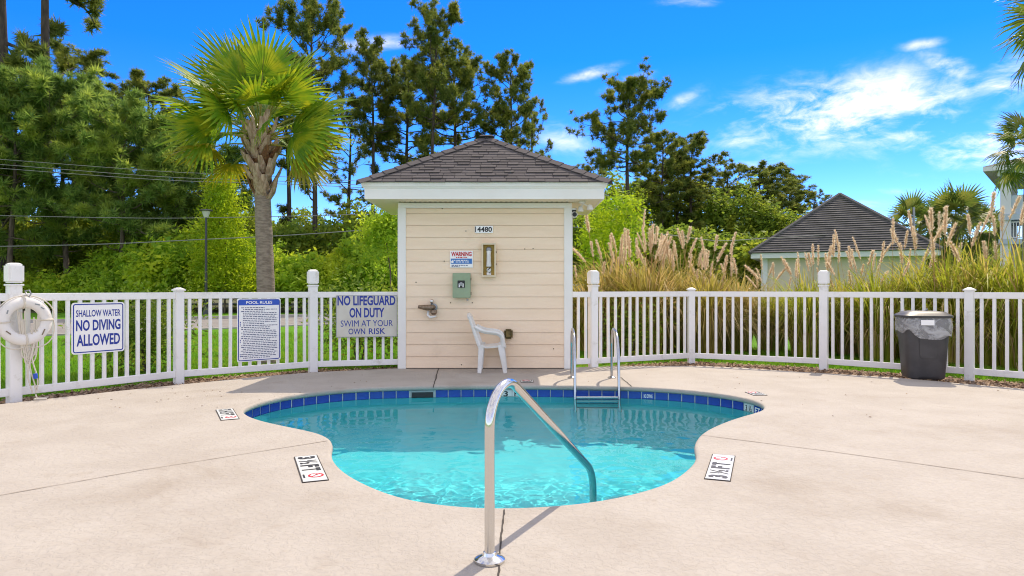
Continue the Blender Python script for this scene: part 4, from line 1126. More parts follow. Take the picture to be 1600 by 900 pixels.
TREES = [
    ('umbrella', 0, 12, 44, -330, 300, 'thick ivy-covered pine trunk cut by the photo edge above the life ring', None),
    ('umbrella', 1, 72, 45, -300, 290, 'tall straight pine with curved bare limbs rising behind the young pines', None),
    ('slim', 0, 118, 52, 92, 150, 'rounded pine crown standing just behind the curved-limb pine', None),
    ('slim', 1, 228, 55, 140, 130, 'thin half-bare pine between the young pines and the palm', None),
    ('dense', 0, 20, 40, 150, 200, 'bushy young pine nearest the photo edge behind the wires', 'young pines behind the wires'),
    ('dense', 1, 105, 42, 155, 200, 'broad bushy young pine behind the shallow water sign', 'young pines behind the wires'),
    ('dense', 2, 190, 40, 190, 190, 'bushy young pine in the middle of the young pine row', 'young pines behind the wires'),
    ('dense', 0, 258, 42, 218, 150, 'smallest bushy young pine next to the street lamp', 'young pines behind the wires'),
    ('dense', 1, -60, 41, 170, 200, 'bushy young pine half outside the photo behind the life ring', 'young pines behind the wires'),
    ('umbrella', 2, 492, 46, 28, 150, 'tall broad pine whose crown shows behind the palm top', WG),
    ('slim', 2, 449, 50, 110, 120, 'slender pine mostly hidden behind the palm crown', WG),
    ('slim', 0, 582, 50, 84, 100, 'pine with tall oval crown between palm and pool house', WG),
    ('open', 0, 546, 56, 175, 120, 'low open pine with bare limbs beside the palm trunk', WG),
    ('slim', 1, 633, 52, 128, 125, 'spreading pine just above the pool house eave on the palm side', WG),
    ('slim', 2, 676, 45, 34, 105, 'tallest slim pine above the pool house roof', WG),
    ('umbrella', 1, 712, 48, 104, 150, 'wide fan-crowned pine directly behind the roof peak', WG),
    ('slim', 1, 797, 48, 109, 95, 'narrow pine rising behind the roof slope away from the palm', WG),
    ('open', 1, 832, 52, 176, 90, 'short thin pine with dead twigs beside the roof slope', WG),
    ('umbrella', 0, 984, 40, 153, 158, 'big spreading pine with thick trunk above the plumed grass', EG),
    ('slim', 1, 1034, 52, 226, 85, 'thin pine immediately beside the big spreading pine', EG),
    ('slim', 0, 1082, 54, 224, 95, 'round-topped pine second beyond the big spreading pine', EG),
    ('open', 0, 1138, 60, 262, 95, 'loose grey-green pine midway to the shingled gazebo', EG),
    ('slim', 2, 1192, 62, 266, 100, 'broad-topped pine above the gazebo eave', EG),
    ('slim', 1, 1236, 66, 305, 80, 'low pine touching the gazebo roof slope', EG),
    ('open', 1, 1272, 70, 308, 70, 'last small pine behind the gazebo roof peak', EG),
    ('open', 1, 925, 50, 262, 110, 'ragged pine between the eave corner and the big spreading pine', EG),
    ('open', 0, 1010, 58, 285, 110, 'low pine tucked behind the big spreading pine trunk', EG),
    ('slim', 0, 1110, 64, 290, 90, 'low dark pine between the round-topped and loose pines', EG),
    ('open', 1, 1165, 68, 300, 90, 'low dark pine between the loose and broad-topped pines', EG),
    ('slim', 2, 1060, 56, 258, 90, 'slim pine in the gap past the big spreading pine', EG),
    ('umbrella', 1, 1215, 72, 285, 110, 'wide pine behind the gazebo eave end', EG),
    ('open', 0, 905, 56, 300, 90, 'thin pine hard against the eave corner', EG),
    ('dense', 0, 328, 46, 255, 180, 'dark bushy pine behind the street lamp and palm trunk', None),
]
for kind, i, px, Y, tp, wp_, lb_, gr_ in TREES: put_tree(kind, i, px, Y, tp, wp_, lb_, group=gr_)

# leafy undergrowth: leaves on rounded masses and on arching sprays
def leaf_cluster(n_, spread, ln, wd, r_):
    P = r_.normal(0, spread, (n_, 3)); d = r_.normal(size=(n_, 3)); d[:, 2] *= .6; d /= np.linalg.norm(d, axis=1)[:, None]
    nr = r_.normal(size=(n_, 3)); nr[:, 2] += 1.2; sd = np.cross(d, nr); sd /= np.linalg.norm(sd, axis=1)[:, None]
    l_ = ln * r_.uniform(.6, 1.2, n_)[:, None]; w_ = wd * r_.uniform(.7, 1.2, n_)[:, None]
    return np.stack([P - d * l_ / 2, P + sd * w_ / 2 - d * l_ * .05, P + d * l_ / 2, P - sd * w_ / 2 - d * l_ * .05], 1).reshape(-1, 3)
def mass(blobs, r_, ln=.20, wd=.10, sprays=10, per=46, dens=1.0):
    P, S = [], []
    for (cx, cy, cz, rx, ry, rz) in blobs:
        n_ = int(dens * per * (rx * rz + ry * rz + rx * ry) ** .9)
        d = r_.normal(size=(n_, 3)); d[:, 2] = np.abs(d[:, 2]) * 1.1 - .25; d /= np.linalg.norm(d, axis=1)[:, None]
        rad = r_.uniform(.55, 1.05, n_) ** .6
        bumpy = 1 + .22 * np.sin(d[:, 0] * 5 + cx) * np.sin(d[:, 2] * 6 + cy)
        q = np.stack([cx + d[:, 0] * rx * rad * bumpy, cy + d[:, 1] * ry * rad * bumpy, cz + d[:, 2] * rz * rad * bumpy], 1)
        P.append(q); S.append(r_.uniform(.75, 1.3, n_))
        for k in range(int(sprays * max(1, rx))):
            a_ = r_.uniform(0, 6.28); e_ = r_.uniform(.2, 1.3)
            st_ = np.array([cx + math.cos(a_) * math.cos(e_) * rx * .8, cy + math.sin(a_) * math.cos(e_) * ry * .8, cz + math.sin(e_) * rz * .85])
            dd = np.array([math.cos(a_) * .7, math.sin(a_) * .7, r_.uniform(.4, 1.4)]); L_ = r_.uniform(.5, 1.3); n2 = 7
            t = np.linspace(0, 1, n2)[:, None]
            P.append(st_ + dd * t * L_ + np.array([0, 0, -.55]) * t * t * L_); S.append(np.linspace(.75, .4, n2))
    P = np.concatenate(P); S = np.concatenate(S); P[:, 2] = np.maximum(P[:, 2], GZ + .05)
    T = [leaf_cluster(8, .22, ln, wd, r_) for _ in range(4)]
    V = place(T, P, S, r_, .6)
    return npmesh('foliage', V, np.arange(len(V)).reshape(-1, 4))
def band(px0, px1, Y, prof, step=46, r_=None):
    """blobs along a hedge of brush; prof(px) gives the image height of its top at distance Y"""
    out = []; px = px0
    while px < px1:
        top = Z(prof(px) + r_.uniform(-10, 10), Y); Yk = Y + r_.uniform(-1, 1.5); wd = step * Y / FP
        out.append((X(px, Yk), Yk, GZ + (top - GZ) * .42, wd * r_.uniform(.75, 1.05), wd * .9, (top - GZ) * .60)); px += step * r_.uniform(.8, 1.1)
    return out
r_ = np.random.default_rng(5)
def prof_l(px):
    xs_ = [-80, 0, 60, 130, 180, 240, 300, 400, 460, 520, 560, 600, 660]; ys_ = [400, 435, 440, 428, 400, 370, 348, 380, 400, 395, 378, 372, 362]
    return float(np.interp(px, xs_, ys_))
bl = band(-420, 660, 39.4, prof_l, 40, r_) + band(120, 640, 37.6, lambda p: prof_l(p) + 28, 38, r_)
tag(link('undergrowth', mass(bl, r_, .36, .17, 14, 30), None, M_leafy), 'tangled bright green brush along the far side of the road', 'undergrowth', kind='stuff')
bl = band(-80, 650, 46, lambda p: prof_l(p) - 42 if p > 280 else 330, 52, r_) + band(-420, 700, 58, lambda p: 320 if p < 0 else 345, 60, r_)
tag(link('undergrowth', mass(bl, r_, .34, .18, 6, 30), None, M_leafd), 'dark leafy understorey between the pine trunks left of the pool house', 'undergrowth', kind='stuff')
bl = band(880, 1300, 40, lambda p: float(np.interp(p, [880, 930, 1000, 1060, 1150, 1300], [345, 330, 352, 356, 372, 395])), 40, r_) + band(860, 1330, 58, lambda p: float(np.interp(p, [880, 1000, 1100, 1200, 1330], [285, 290, 300, 318, 360])), 55, r_) + band(1240, 1640, 60, lambda p: 395, 60, r_)
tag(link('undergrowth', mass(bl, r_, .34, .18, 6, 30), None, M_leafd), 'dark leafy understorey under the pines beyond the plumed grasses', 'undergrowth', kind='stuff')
# far woods closing the gaps
bl = [(X(p, 90), 90 + 6 * math.sin(p), 2.5 + 1.2 * math.sin(p * .05), 4.5, 4, 4.2 + 1.1 * math.sin(p * .11)) for p in range(-700, 2300, 55)]
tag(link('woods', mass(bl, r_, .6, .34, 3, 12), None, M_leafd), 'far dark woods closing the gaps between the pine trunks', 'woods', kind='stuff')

# single shrubs and small trees
def shrub(name, label, cat, blobs, m, loc, ln=.16, wd=.08, sprays=12, per=60, stem=True, seed=1, dens=1.0):
    q = np.random.default_rng(seed); o = empty(name, loc); tag(o, label, cat)
    link('crown' if stem == 2 else 'foliage', mass(blobs, q, ln, wd, sprays, per, dens), o, m)
    top = max(b_[2] for b_ in blobs); wd_ = blobs[0][3]
    s_ = MB()
    for k in range(3 if stem != 2 else 1):
        s_.tube([(random.uniform(-.1, .1), 0, 0), (random.uniform(-.2, .2) * wd_, random.uniform(-.1, .1), top * .5), (random.uniform(-.4, .4) * wd_, 0, top)], [.05, .035, .02] if stem == 2 else [.018, .014, .008], 6)
    s_.build('trunk' if stem == 2 else 'stem', M_bark, o, smooth=True)
    return o
Yc = 36.6; zt = Z(278, Yc)
shrub('cypress_tree', 'yellow-green conical small tree beside the street lamp', 'tree',
      [(0, 0, zt * f, 1.9 * (1 - f) ** .8 + .22, 1.6 * (1 - f) ** .8 + .2, .75) for f in (.18, .3, .42, .54, .66, .77, .87, .95)], M_leafy2, (X(348, Yc), Yc, GZ), .22, .08, 16, 60, stem=2, seed=3)
shrub('leafy_tree', 'bright green small tree against the pool house wall corner', 'tree', [(0, 0, 2.9, 1.2, 1.2, 1.5), (.5, .3, 4.2, .9, .9, .9), (-.6, 0, 3.6, .8, .8, .8)], M_leafy, (X(612, 30), 30, GZ), .2, .12, 12, 60, stem=2, seed=4)
shrub('leafy_tree', 'feathery yellow-green small tree behind the plumed grass by the eave', 'tree', [(0, 0, 2.3, 1.0, 1.0, 1.4), (.2, .3, 3.5, .8, .8, .9)], M_leafy2, (X(955, 24), 24, GZ), .22, .07, 26, 50, stem=2, seed=6)
shrub('fence_shrub', 'leafy green shrub behind the fence beside the shallow water sign', 'shrub', [(0, 0, .50, .40, .38, .52), (.18, .2, .68, .3, .3, .34), (-.2, .1, .42, .3, .3, .4)], M_leafd, (X(222, 10.7), 10.7, GZ), .085, .035, 16, 420, seed=7)
shrub('fence_shrub', 'leafy green shrub behind the no lifeguard sign', 'shrub', [(0, 0, .50, .62, .45, .58), (.45, .1, .55, .4, .4, .52)], M_leafd, (X(562, 12.2), 12.2, GZ), .085, .035, 16, 380, seed=8)
shrub('fence_shrub', 'small dark shrub between the pool house and the first tall post', 'shrub', [(0, 0, .42, .38, .35, .46)], M_leafd, (X(985, 13.4), 13.4, GZ), .085, .035, 12, 380, seed=9)

# ------------------------------------------------------------------ palms
def fan(seed, Lp=.85, Rf=.92, nseg=44, spread=118, droopy=.25, m=M_frond, pet=M_petiole):
    """one fan leaf: petiole along +x, blade beyond it; real folded segments with split hanging tips"""
    q = random.Random(seed); V = []; F = []
    for i in range(nseg):
        a_ = R(-spread + 2 * spread * i / (nseg - 1)); L_ = Rf * (.80 + .20 * math.cos(a_ * .8)) * q.uniform(.84, 1.08); hw = math.radians(spread * 2 / nseg) * .56
        c_, s_ = math.cos(a_), math.sin(a_); px_, py_ = -s_, c_
        arch = lambda t: -.10 * abs(math.sin(a_)) ** 1.2 * t - droopy * (t ** 2.6) * q.uniform(.6, 1.3) + .14 * t * (1 - t)
        zf = .010; pts = []
        for t, w_ in ((.06, .10), (.30, .30), (.54, .50), (.80, .27), (1.0, .012)):
            r1 = L_ * t; ww = hw * L_ * w_ * 1.05; zz_ = arch(t) * Rf
            # the ribs of the fan fold: centre line up, edges down
            for e_, dz in ((-1, -ww * .55), (0, 0), (1, -ww * .55)):
                pts.append((Lp + r1 * c_ + px_ * ww * e_, r1 * s_ + py_ * ww * e_, zz_ + dz + zf))
        b_ = len(V); V += pts
        for k in range(4):
            o_ = b_ + k * 3; F += [(o_, o_ + 1, o_ + 4, o_ + 3), (o_ + 1, o_ + 2, o_ + 5, o_ + 4)]
    me = npmesh('blade', V, F); me.materials.append(m)
    s_ = MB(); s_.tube([(0, 0, -.02), (Lp * .5, 0, .03), (Lp, 0, 0), (Lp + Rf * .35, 0, .045 * Rf)], [.022, .014, .011, .004], 6)
    pm = s_.mesh('petiole', smooth=True); pm.materials.append(pet)
    return me, pm
def palm(name, label, loc, fans, specs, trunk_h, r_bot, r_top, k=1.0, lean=(0, 0), boots=0, seed=0, cat='palm tree'):
    o = empty(name, loc); tag(o, label, cat); q = random.Random(seed)
    tp = Vector((lean[0], lean[1], trunk_h))
    pts = []; rad = []
    for i in range(25):
        t = i / 24; pts.append((lean[0] * t ** 1.4, lean[1] * t ** 1.4, trunk_h * t)); rad.append((r_bot + (r_top - r_bot) * t) * (1 + .018 * math.sin(i * 2.4)) * (1.12 if i == 0 else 1))
    tk = MB().tube(pts, rad, 18).build('trunk', M_palmbark, o, smooth=True, auto=80)
    for n_, sp in enumerate(specs):
        if len(sp) == 3: d, fi, ky = sp
        else:
            az, el, fi, ky = sp; d = Vector((math.cos(az) * math.cos(el), math.sin(az) * math.cos(el), math.sin(el)))
        el = math.asin(max(-1, min(1, d.z))); me, pm = fans[fi]
        upw = Vector((0, 0, 1)) if len(sp) == 4 else Vector((q.uniform(-.3, .3), -.55, .85))
        yv = upw.cross(d); yv = yv.normalized() if yv.length > .05 else Vector((1, 0, 0)); zv = d.cross(yv)
        rot = Matrix((d, yv, zv)).transposed() @ Matrix.Rotation(q.uniform(-.75, .75), 3, 'X')
        f_ = link('frond', me, o); f_.matrix_local = Matrix.Translation(tp + d * .10 * k + Vector((0, 0, (el - .4) * .22 * k))) @ (rot * (k * ky)).to_4x4()
        link('petiole', pm, f_)
    return o, tk
fans_big = [fan(s_, .74, .90, 27, 100, dr) for s_, dr in ((1, .07), (2, .13), (3, .22))] + [fan(9, .72, .86, 27, 100, .22, M_frondy, M_petiole), fan(10, .74, .86, 27, 100, .18, M_frondy, M_petiole)]
PY = 12.0; px0 = X(418, PY)
q = random.Random(4)
# (angle across the crown, turn towards the viewer side, fan, size)
specs = []
for th, fi_, kind_, ky in [(161, 12, 1, 1.12), (150, -18, 1, 1.06), (140, 22, 0, 1.10), (127, -22, 0, 1.02), (115, 14, 0, 1.04), (101, 34, 0, .98), (90, -12, 0, 1.0), (78, 18, 0, 1.02), (65, -24, 0, 1.0), (54, 12, 0, 1.04),
        (41, 30, 1, 1.0), (29, -8, 1, 1.06), (14, 16, 1, 1.06), (171, -30, 2, 1.0), (177, 22, 2, .98), (4, -28, 2, 1.0), (-2, 30, 2, .95), (108, 58, 1, .85), (62, 56, 1, .85), (140, 52, 1, .85), (24, 52, 2, .85), (165, 48, 2, .85),
        (45, -55, 1, .9), (135, -55, 1, .9), (95, -50, 0, .95), (192, 12, 3, .98), (204, -25, 3, .85), (-12, 10, 4, .95), (-24, -20, 4, .85)]:
    t_, f_ = R(th + q.uniform(-4, 4)), R(fi_); specs.append((Vector((math.cos(t_) * math.cos(f_), -math.sin(f_), math.sin(t_) * math.cos(f_))), kind_, ky))
for i in range(6):
    f = i / 5; el = R(70 - 62 * f + q.uniform(-8, 8)); az = i * 2.39996 + 1.0
    specs.append((Vector((math.cos(az) * math.cos(el), math.sin(az) * math.cos(el), math.sin(el))), 0 if f < .4 else 1 if f < .75 else 2, q.uniform(.85, 1.0)))
palm_h = Z(212, PY) - GZ
pm_, tk_ = palm('palm_tree', 'cabbage palm with fan leaves and criss-cross bark behind the POOL RULES sign', (px0, PY, GZ), fans_big, specs, palm_h, .165, .125, 1.0, (X(406, PY) - px0, 0), seed=2)
# criss-cross leaf bases below the crown
nb_ = 46
for i in range(nb_):
    f = i / (nb_ - 1); z_ = palm_h - 1.12 + 1.06 * f; az = i * 2.39996 + q.uniform(-.2, .2); cx = (X(406, PY) - px0) * (z_ / palm_h) ** 1.4
    r0_ = .125; L_ = q.uniform(.26, .42) * (1 if f < .8 else 1.2); out = .175 * (1 - .2 * f) * q.uniform(.8, 1.25)
    d = Vector((math.cos(az), math.sin(az), 0)); sd = Vector((-d.y, d.x, 0)); tw = q.choice((-1, 1)) * .11
    p_ = [Vector((cx, 0, z_)) + d * (r0_ * .7), Vector((cx, 0, z_ + L_ * .3)) + d * (r0_ + out * .35) + sd * tw * .3, Vector((cx, 0, z_ + L_ * .7)) + d * (r0_ + out * .75) + sd * tw * .8, Vector((cx, 0, z_ + L_)) + d * (r0_ + out) + sd * tw * 1.1]
    m_ = MB()
    for sgn in (0,):
        rows_ = []
        for pnt, w_, th in zip(p_, (.105, .085, .058, .034), (.036, .034, .028, .016)):
            rows_.append([pnt + sd * w_ - d * th * .3, pnt + sd * w_ * .6 + d * th, pnt - sd * w_ * .6 + d * th, pnt - sd * w_ - d * th * .3, pnt - d * th])
        m_.rings(rows_, cap=True)
    m_.build('boot', M_boot if q.random() < .88 else M_bootcut, tk_, smooth=True, auto=35)
MB().lathe([(.10, -.5), (.155, -.35), (.165, 0), (.14, .35), (.09, .55)], ((X(406, PY) - px0) * .92, 0, palm_h - .50), 16).build('fibre_core', M_bootcut, tk_, smooth=True)
fans_far = [fan(20 + s_, .7, .9, 26, 114, dr, M_frondf) for s_, dr in ((1, .2), (2, .35), (3, .5))]
def far_specs(n_, s_, lo=-45, hi=82):
    q = random.Random(s_); return [(i * 2.39996 + q.uniform(-.3, .3), R(hi - (hi - lo) * (i / (n_ - 1)) + q.uniform(-8, 8)), 0 if i < n_ * .3 else (1 if i < n_ * .7 else 2), q.uniform(.85, 1.1)) for i in range(n_)]
for px, Y, py_top, k, n_, lb_, s_ in [(1421, 46, 344, 1.4, 22, 'low fan palm just beside the gazebo roof edge', 1), (1492, 45, 338, 1.65, 24, 'larger fan palm between the gazebo and the apartment building', 2), (1528, 48, 352, 1.4, 18, 'drooping fan palm beside the apartment porch column', 3),
                               (1604, 27, 212, 1.05, 24, 'tall fan palm in front of the apartment porch', 4), (1462, 50, 350, 1.5, 18, 'fan palm seen behind the gap of the two low palms', 5)]:
    h_ = Z(py_top + 10, Y) - GZ - .25
    palm('palm_tree', lb_, (X(px, Y), Y, GZ), fans_far, far_specs(n_, s_), h_, .17, .15, k, (.1, 0), seed=s_)
palm('palm_tree', 'palm whose frond tips poke in at the top photo corner', (X(1690, 14), 14, GZ), fans_far, far_specs(20, 6, -30), Z(40, 14) - GZ, .18, .15, 1.0, seed=6)

# ------------------------------------------------------------------ plumed grass clumps
def clump(seed, n_, H, Rr, arch, wd=.017):
    q = np.random.default_rng(seed); nseg = 5
    az = q.uniform(0, 2 * np.pi, n_); rb = q.uniform(0, .30, n_) * Rr; h = H * q.uniform(.45, 1.0, n_); out = Rr * q.uniform(.15, 1.1, n_) ** 1.2
    t = np.linspace(0, 1, nseg + 1)
    a2 = az + q.normal(0, .3, n_); dx, dy = np.cos(a2), np.sin(a2)
    X0, Y0 = np.cos(az) * rb, np.sin(az) * rb
    fall = q.uniform(.0, arch, n_)
    rr = out[:, None] * t[None] ** 1.7; zz_ = h[:, None] * (1.5 * t[None] - .5 * t[None] ** 2) / 1.0 - (fall * h)[:, None] * t[None] ** 4
    Px, Py = X0[:, None] + dx[:, None] * rr, Y0[:, None] + dy[:, None] * rr
    w_ = wd * q.uniform(.6, 1.3, n_)[:, None] * (1 - t[None] ** 2 * .95)
    sx_, sy = -dy[:, None] * w_, dx[:, None] * w_
    A = np.stack([Px - sx_, Py - sy, zz_], 2); Bb = np.stack([Px + sx_, Py + sy, zz_ + w_ * .3], 2)
    V = np.stack([A, Bb], 2).reshape(-1, 3)
    base = (np.arange(n_) * (nseg + 1) * 2)[:, None] + np.arange(nseg)[None] * 2
    F = np.stack([base, base + 1, base + 3, base + 2], 2).reshape(-1, 4)
    return npmesh('blades', V, F)
def plume(seed, H, lean, L_=.42, fat=.05):
    """stalk with a feathery seed head; returns two meshes"""
    q = np.random.default_rng(seed); s_ = MB()
    f = lambda t: np.array([lean * t ** 2.0, 0, H * t])
    s_.tube([f(t) for t in (0, .3, .6, .85, 1.0)], [.007, .006, .005, .004, .002], 5)
    n_ = 340; t = q.uniform(0, 1, n_); ax = np.array([f(1 - L_ / H * (1 - v_)) for v_ in t]); env = fat * np.sin(np.pi * np.clip(t * .92 + .06, 0, 1)) ** .7
    d = q.normal(size=(n_, 3)); d[:, 2] = np.abs(d[:, 2]) + 1.3; d[:, 0] += .35 * lean; d /= np.linalg.norm(d, axis=1)[:, None]
    o_ = q.normal(size=(n_, 3)); o_[:, 2] = 0; o_ /= np.linalg.norm(o_, axis=1)[:, None] + 1e-6
    p_ = ax + o_ * (env * q.uniform(.0, .8, n_))[:, None]; sd = np.cross(d, q.normal(size=(n_, 3))); sd /= np.linalg.norm(sd, axis=1)[:, None]
    l_ = (.05 + env * 1.0)[:, None]
    V = np.stack([p_ - sd * .0055, p_ + sd * .0055, p_ + d * l_], 1).reshape(-1, 3)
    return s_.mesh('stalk', smooth=True), npmesh('seed_head', V, np.arange(n_ * 3).reshape(-1, 3))
CL = [clump(s_, 900, 2.35, 1.25, .75) for s_ in (1, 2, 3)]
CLg = [clump(s_, 900, 2.35, 1.25, .75) for s_ in (4, 5)]
CLs = [clump(s_, 360, 1.9, 1.2, .9, .014) for s_ in (6, 7)]
for m_ in CL: m_.materials.append(M_pampas)
for m_ in CLg: m_.materials.append(M_pampasg)
for m_ in CLs: m_.materials.append(M_straw)
PLM = [plume(s_, 2.55, ln, L_, ft) for s_, ln, L_, ft in ((1, .06, .46, .020), (2, .26, .44, .021), (3, .6, .42, .019), (4, .15, .34, .017))]
for a_, b_ in PLM: a_.materials.append(M_straw); b_.materials.append(M_plume)
GG = 'plumed ornamental grasses behind the picket fence'
CLUMPS = [  # px, Y, scale, straw, plumes, green, label
    (925, 14.6, .88, 1, 4, 0, 'plumed grass clump nearest the pool house corner board'),
    (968, 15.2, 1.05, 1, 10, 0, 'tawny plumed grass clump above the first fence panel past the house'),
    (1015, 14.2, 1.00, 1, 13, 0, 'plumed grass clump crowded with upright cream seed heads'),
    (1062, 15.0, 1.00, 1, 11, 0, 'plumed grass clump behind the short post past the ladder'),
    (1105, 14.0, .86, 1, 6, 0, 'lower plumed grass clump just past the short post'),
    (1150, 14.6, .84, 1, 6, 0, 'sprawling plumed grass clump before the gazebo corner'),
    (1205, 14.6, .70, 1, 3, 1, 'short green grass clump under the gazebo eave'),
    (1262, 13.4, .80, 1, 9, 1, 'plumed grass clump in front of the gazebo wall beside the tall post'),
    (1318, 13.8, .82, 1, 8, 1, 'plumed grass clump below the gazebo roof peak'),
    (1372, 12.8, .84, 1, 7, 1, 'plumed grass clump between gazebo wall and trash can'),
    (1425, 13.0, .95, 1, 6, 1, 'plumed grass clump directly behind the trash can'),
    (1482, 12.2, 1.0, 1, 6, 1, 'tall bright green grass clump behind the post past the trash can'),
    (1540, 12.0, 1.02, 1, 5, 1, 'bright green grass clump below the apartment porch column'),
    (1600, 11.4, 1.02, 1, 4, 1, 'green grass clump cut by the photo edge behind the fence'),
    (1660, 11.6, 1.0, 0, 1, 1, 'green grass clump mostly outside the photo beside the fence'),
]
q = random.Random(8)
for n_, (px, Y, k, stw, npl, grn, lb_) in enumerate(CLUMPS):
    o = empty('plumed_grass', (X(px, Y), Y, GZ), q.uniform(0, 6.28)); o.scale = (k, k, k); tag(o, lb_, 'ornamental grass', GG)
    link('blades', CLg[n_ % 2] if grn else CL[n_ % 3], o)
    if stw: link('dry_blades', CLs[n_ % 2], o).rotation_euler = (0, 0, 1)
    for j in range(int(npl * 1.7)):
        sm, hm = PLM[q.randrange(4)]
        p_ = link('plume', hm, o); st_ = link('stalk', sm, p_)
        hh = q.uniform(.84, 1.12) * (1.0 if not grn else 1.08); a_ = q.uniform(0, 6.28)
        p_.location = (q.uniform(-.5, .5), q.uniform(-.4, .4), 0); p_.rotation_euler = (q.gauss(0, .13), q.gauss(0, .15), a_); w9 = q.uniform(.75, 1.35); p_.scale = (w9, w9, hh * q.uniform(.86, 1.06))

# ------------------------------------------------------------------ buildings beyond
gz = empty('gazebo', (X(1318, 34), 36.5, GZ)); tag(gz, 'cream gazebo with large grey hipped shingle roof behind the grasses', 'building')
gx0, gx1, gy0, gy1 = X(1192, 33), X(1462, 33), 33.0, 40.2; gez = Z(396, 33)
inv = Matrix.Translation((-gz.location.x, -gz.location.y, -gz.location.z))
def gpt(mb, nm, m, **kw):
    o = mb.build(nm, m, gz, **kw); o.matrix_parent_inverse = inv; return o
gpt(MB().box(((gx0 + gx1) / 2, (gy0 + gy1) / 2, gez / 2 - .1), (gx1 - gx0 - 1.1, gy1 - gy0 - 1.1, gez)), 'wall', M_farwall)
gpt(MB().box(((gx0 + gx1) / 2, (gy0 + gy1) / 2, gez - .02), (gx1 - gx0, gy1 - gy0, .26)), 'fascia', M_farwhite)
ap_ = Vector(((gx0 + gx1) / 2, (gy0 + gy1) / 2, Z(305, 36.6)))
gc = [Vector((gx0 - .06, gy0 - .06, gez + .112)), Vector((gx1 + .06, gy0 - .06, gez + .112)), Vector((gx1 + .06, gy1 + .06, gez + .112)), Vector((gx0 - .06, gy1 + .06, gez + .112))]
groof = gpt(MB().add(gc + [ap_], [(0, 1, 4), (1, 2, 4), (2, 3, 4), (3, 0, 4), (0, 3, 2, 1)]), 'roof', M_farshingle)
for a_, b_ in ((0, 1), (1, 2), (3, 0)):
    p0, p1 = gc[a_], gc[b_]; ex = (p1 - p0).normalized(); ft = p0 + ex * (ap_ - p0).dot(ex); up = (ap_ - ft); Hs = up.length; up.normalize(); nn = ex.cross(up)
    NR = 26; Wd = (p1 - p0).length; af = (ap_ - p0).dot(ex)
    for k in range(NR):
        s0, s1 = Hs * k / NR, Hs * (k + 1) / NR
        l0, l1 = af * s0 / Hs, Wd - (Wd - af) * s0 / Hs; u0, u1 = af * s1 / Hs, Wd - (Wd - af) * s1 / Hs
        P_ = lambda a2, s2, h2: p0 + ex * a2 + up * s2 + nn * h2
        MB().add([P_(l0, s0, .01), P_(l1, s0, .01), P_(u1, s1, .01), P_(u0, s1, .01), P_(l0, s0 - .02, .075), P_(l1, s0 - .02, .075), P_(u1, s1, .02), P_(u0, s1, .02)], [(0, 3, 2, 1), (4, 5, 6, 7), (0, 1, 5, 4), (1, 2, 6, 5), (2, 3, 7, 6), (3, 0, 4, 7)]).build('shingle_course', M_farshingle, groof)
for c0 in gc: MB().tube([c0 + Vector((0, 0, .02)), ap_ + Vector((0, 0, .05))], .11, 6).build('hip_ridge', M_farshingle, groof)
gpt(MB().box((gx0 + .62, gy0 + .62, gez / 2 - .1), (.3, .3, gez)), 'corner_column', M_farwhite)
gpt(MB().tube([(X(1372, 37), 37.6, gez + 1.2), (X(1372, 37), 37.6, gez + 2.6)], .06, 8), 'vent_pipe', M_grey)

gz.rotation_euler = (0, 0, R(-25)); gz.location.x += 1.25
# apartment porch at the photo edge
AY = 40.0
ax0 = X(1562, AY)
apb = empty('apartment_building', (ax0, AY, GZ)); tag(apb, 'pale apartment building with open corner porches at the photo edge', 'building')
inv2 = Matrix.Translation((-apb.location.x, -apb.location.y, -apb.location.z))
def apt(mb, nm, m, parent=None, **kw):
    o = mb.build(nm, m, parent or apb, **kw)
    if parent is None: o.matrix_parent_inverse = inv2
    return o
ax0 = X(1562, AY); ax1 = ax0 + 12
za, zr, z2, z1 = Z(275, AY), Z(252, AY), Z(335, AY), Z(374, AY)
apt(MB().box(((ax0 + ax1) / 2 + 2.2, AY + 6.2, (zr + GZ) / 2 - .2), (ax1 - ax0 - 3, 6, zr - .4)), 'wall', M_farwhite)
for nm_, z_, hh in (('porch_slab', z2 - .18, .36), ('porch_slab', z1 - .15, .30), ('porch_slab', Z(450, AY) + .1, .3)): apt(MB().box(((ax0 + ax1) / 2, AY + 2.5, z_), (ax1 - ax0 + .1, 5.2, hh)), nm_, M_farblue)
apt(MB().box(((ax0 + ax1) / 2, AY + 2.5, za + .12), (ax1 - ax0 + .2, 5.4, .3)), 'porch_beam', M_farwhite)
for xx in (ax0 + .28, ax0 + 4.4, ax0 + 8.6): apt(MB().box((xx, AY + .25, (za + GZ) / 2), (.52, .5, za - GZ)), 'porch_column', M_farwhite)
apt(MB().box((ax0 + .28, AY + 4.8, (za + GZ) / 2), (.52, .5, za - GZ)), 'porch_column', M_farwhite)
apt(MB().box(((ax0 + ax1) / 2, AY + .10, z2 + .55), (ax1 - ax0 - .6, .08, 1.05)), 'porch_parapet', M_farblue)
apt(MB().box((ax0 + .1, AY + 2.6, z2 + .55), (.08, 4.2, 1.05)), 'porch_parapet', M_farblue)
for z_ in (z1 + .08, z1 + .98): apt(MB().box(((ax0 + ax1) / 2, AY + .1, z_), (ax1 - ax0 - .6, .06, .06)), 'railing_bar', M_farwhite)
bal = MB().box((0, 0, 0), (.045, .04, .86)).mesh('baluster'); bal.materials.append(M_farwhite)
for i in range(26):
    b_ = link('baluster', bal, apb); b_.matrix_parent_inverse = inv2; b_.location = (ax0 + .65 + i * .14, AY + .1, z1 + .53)
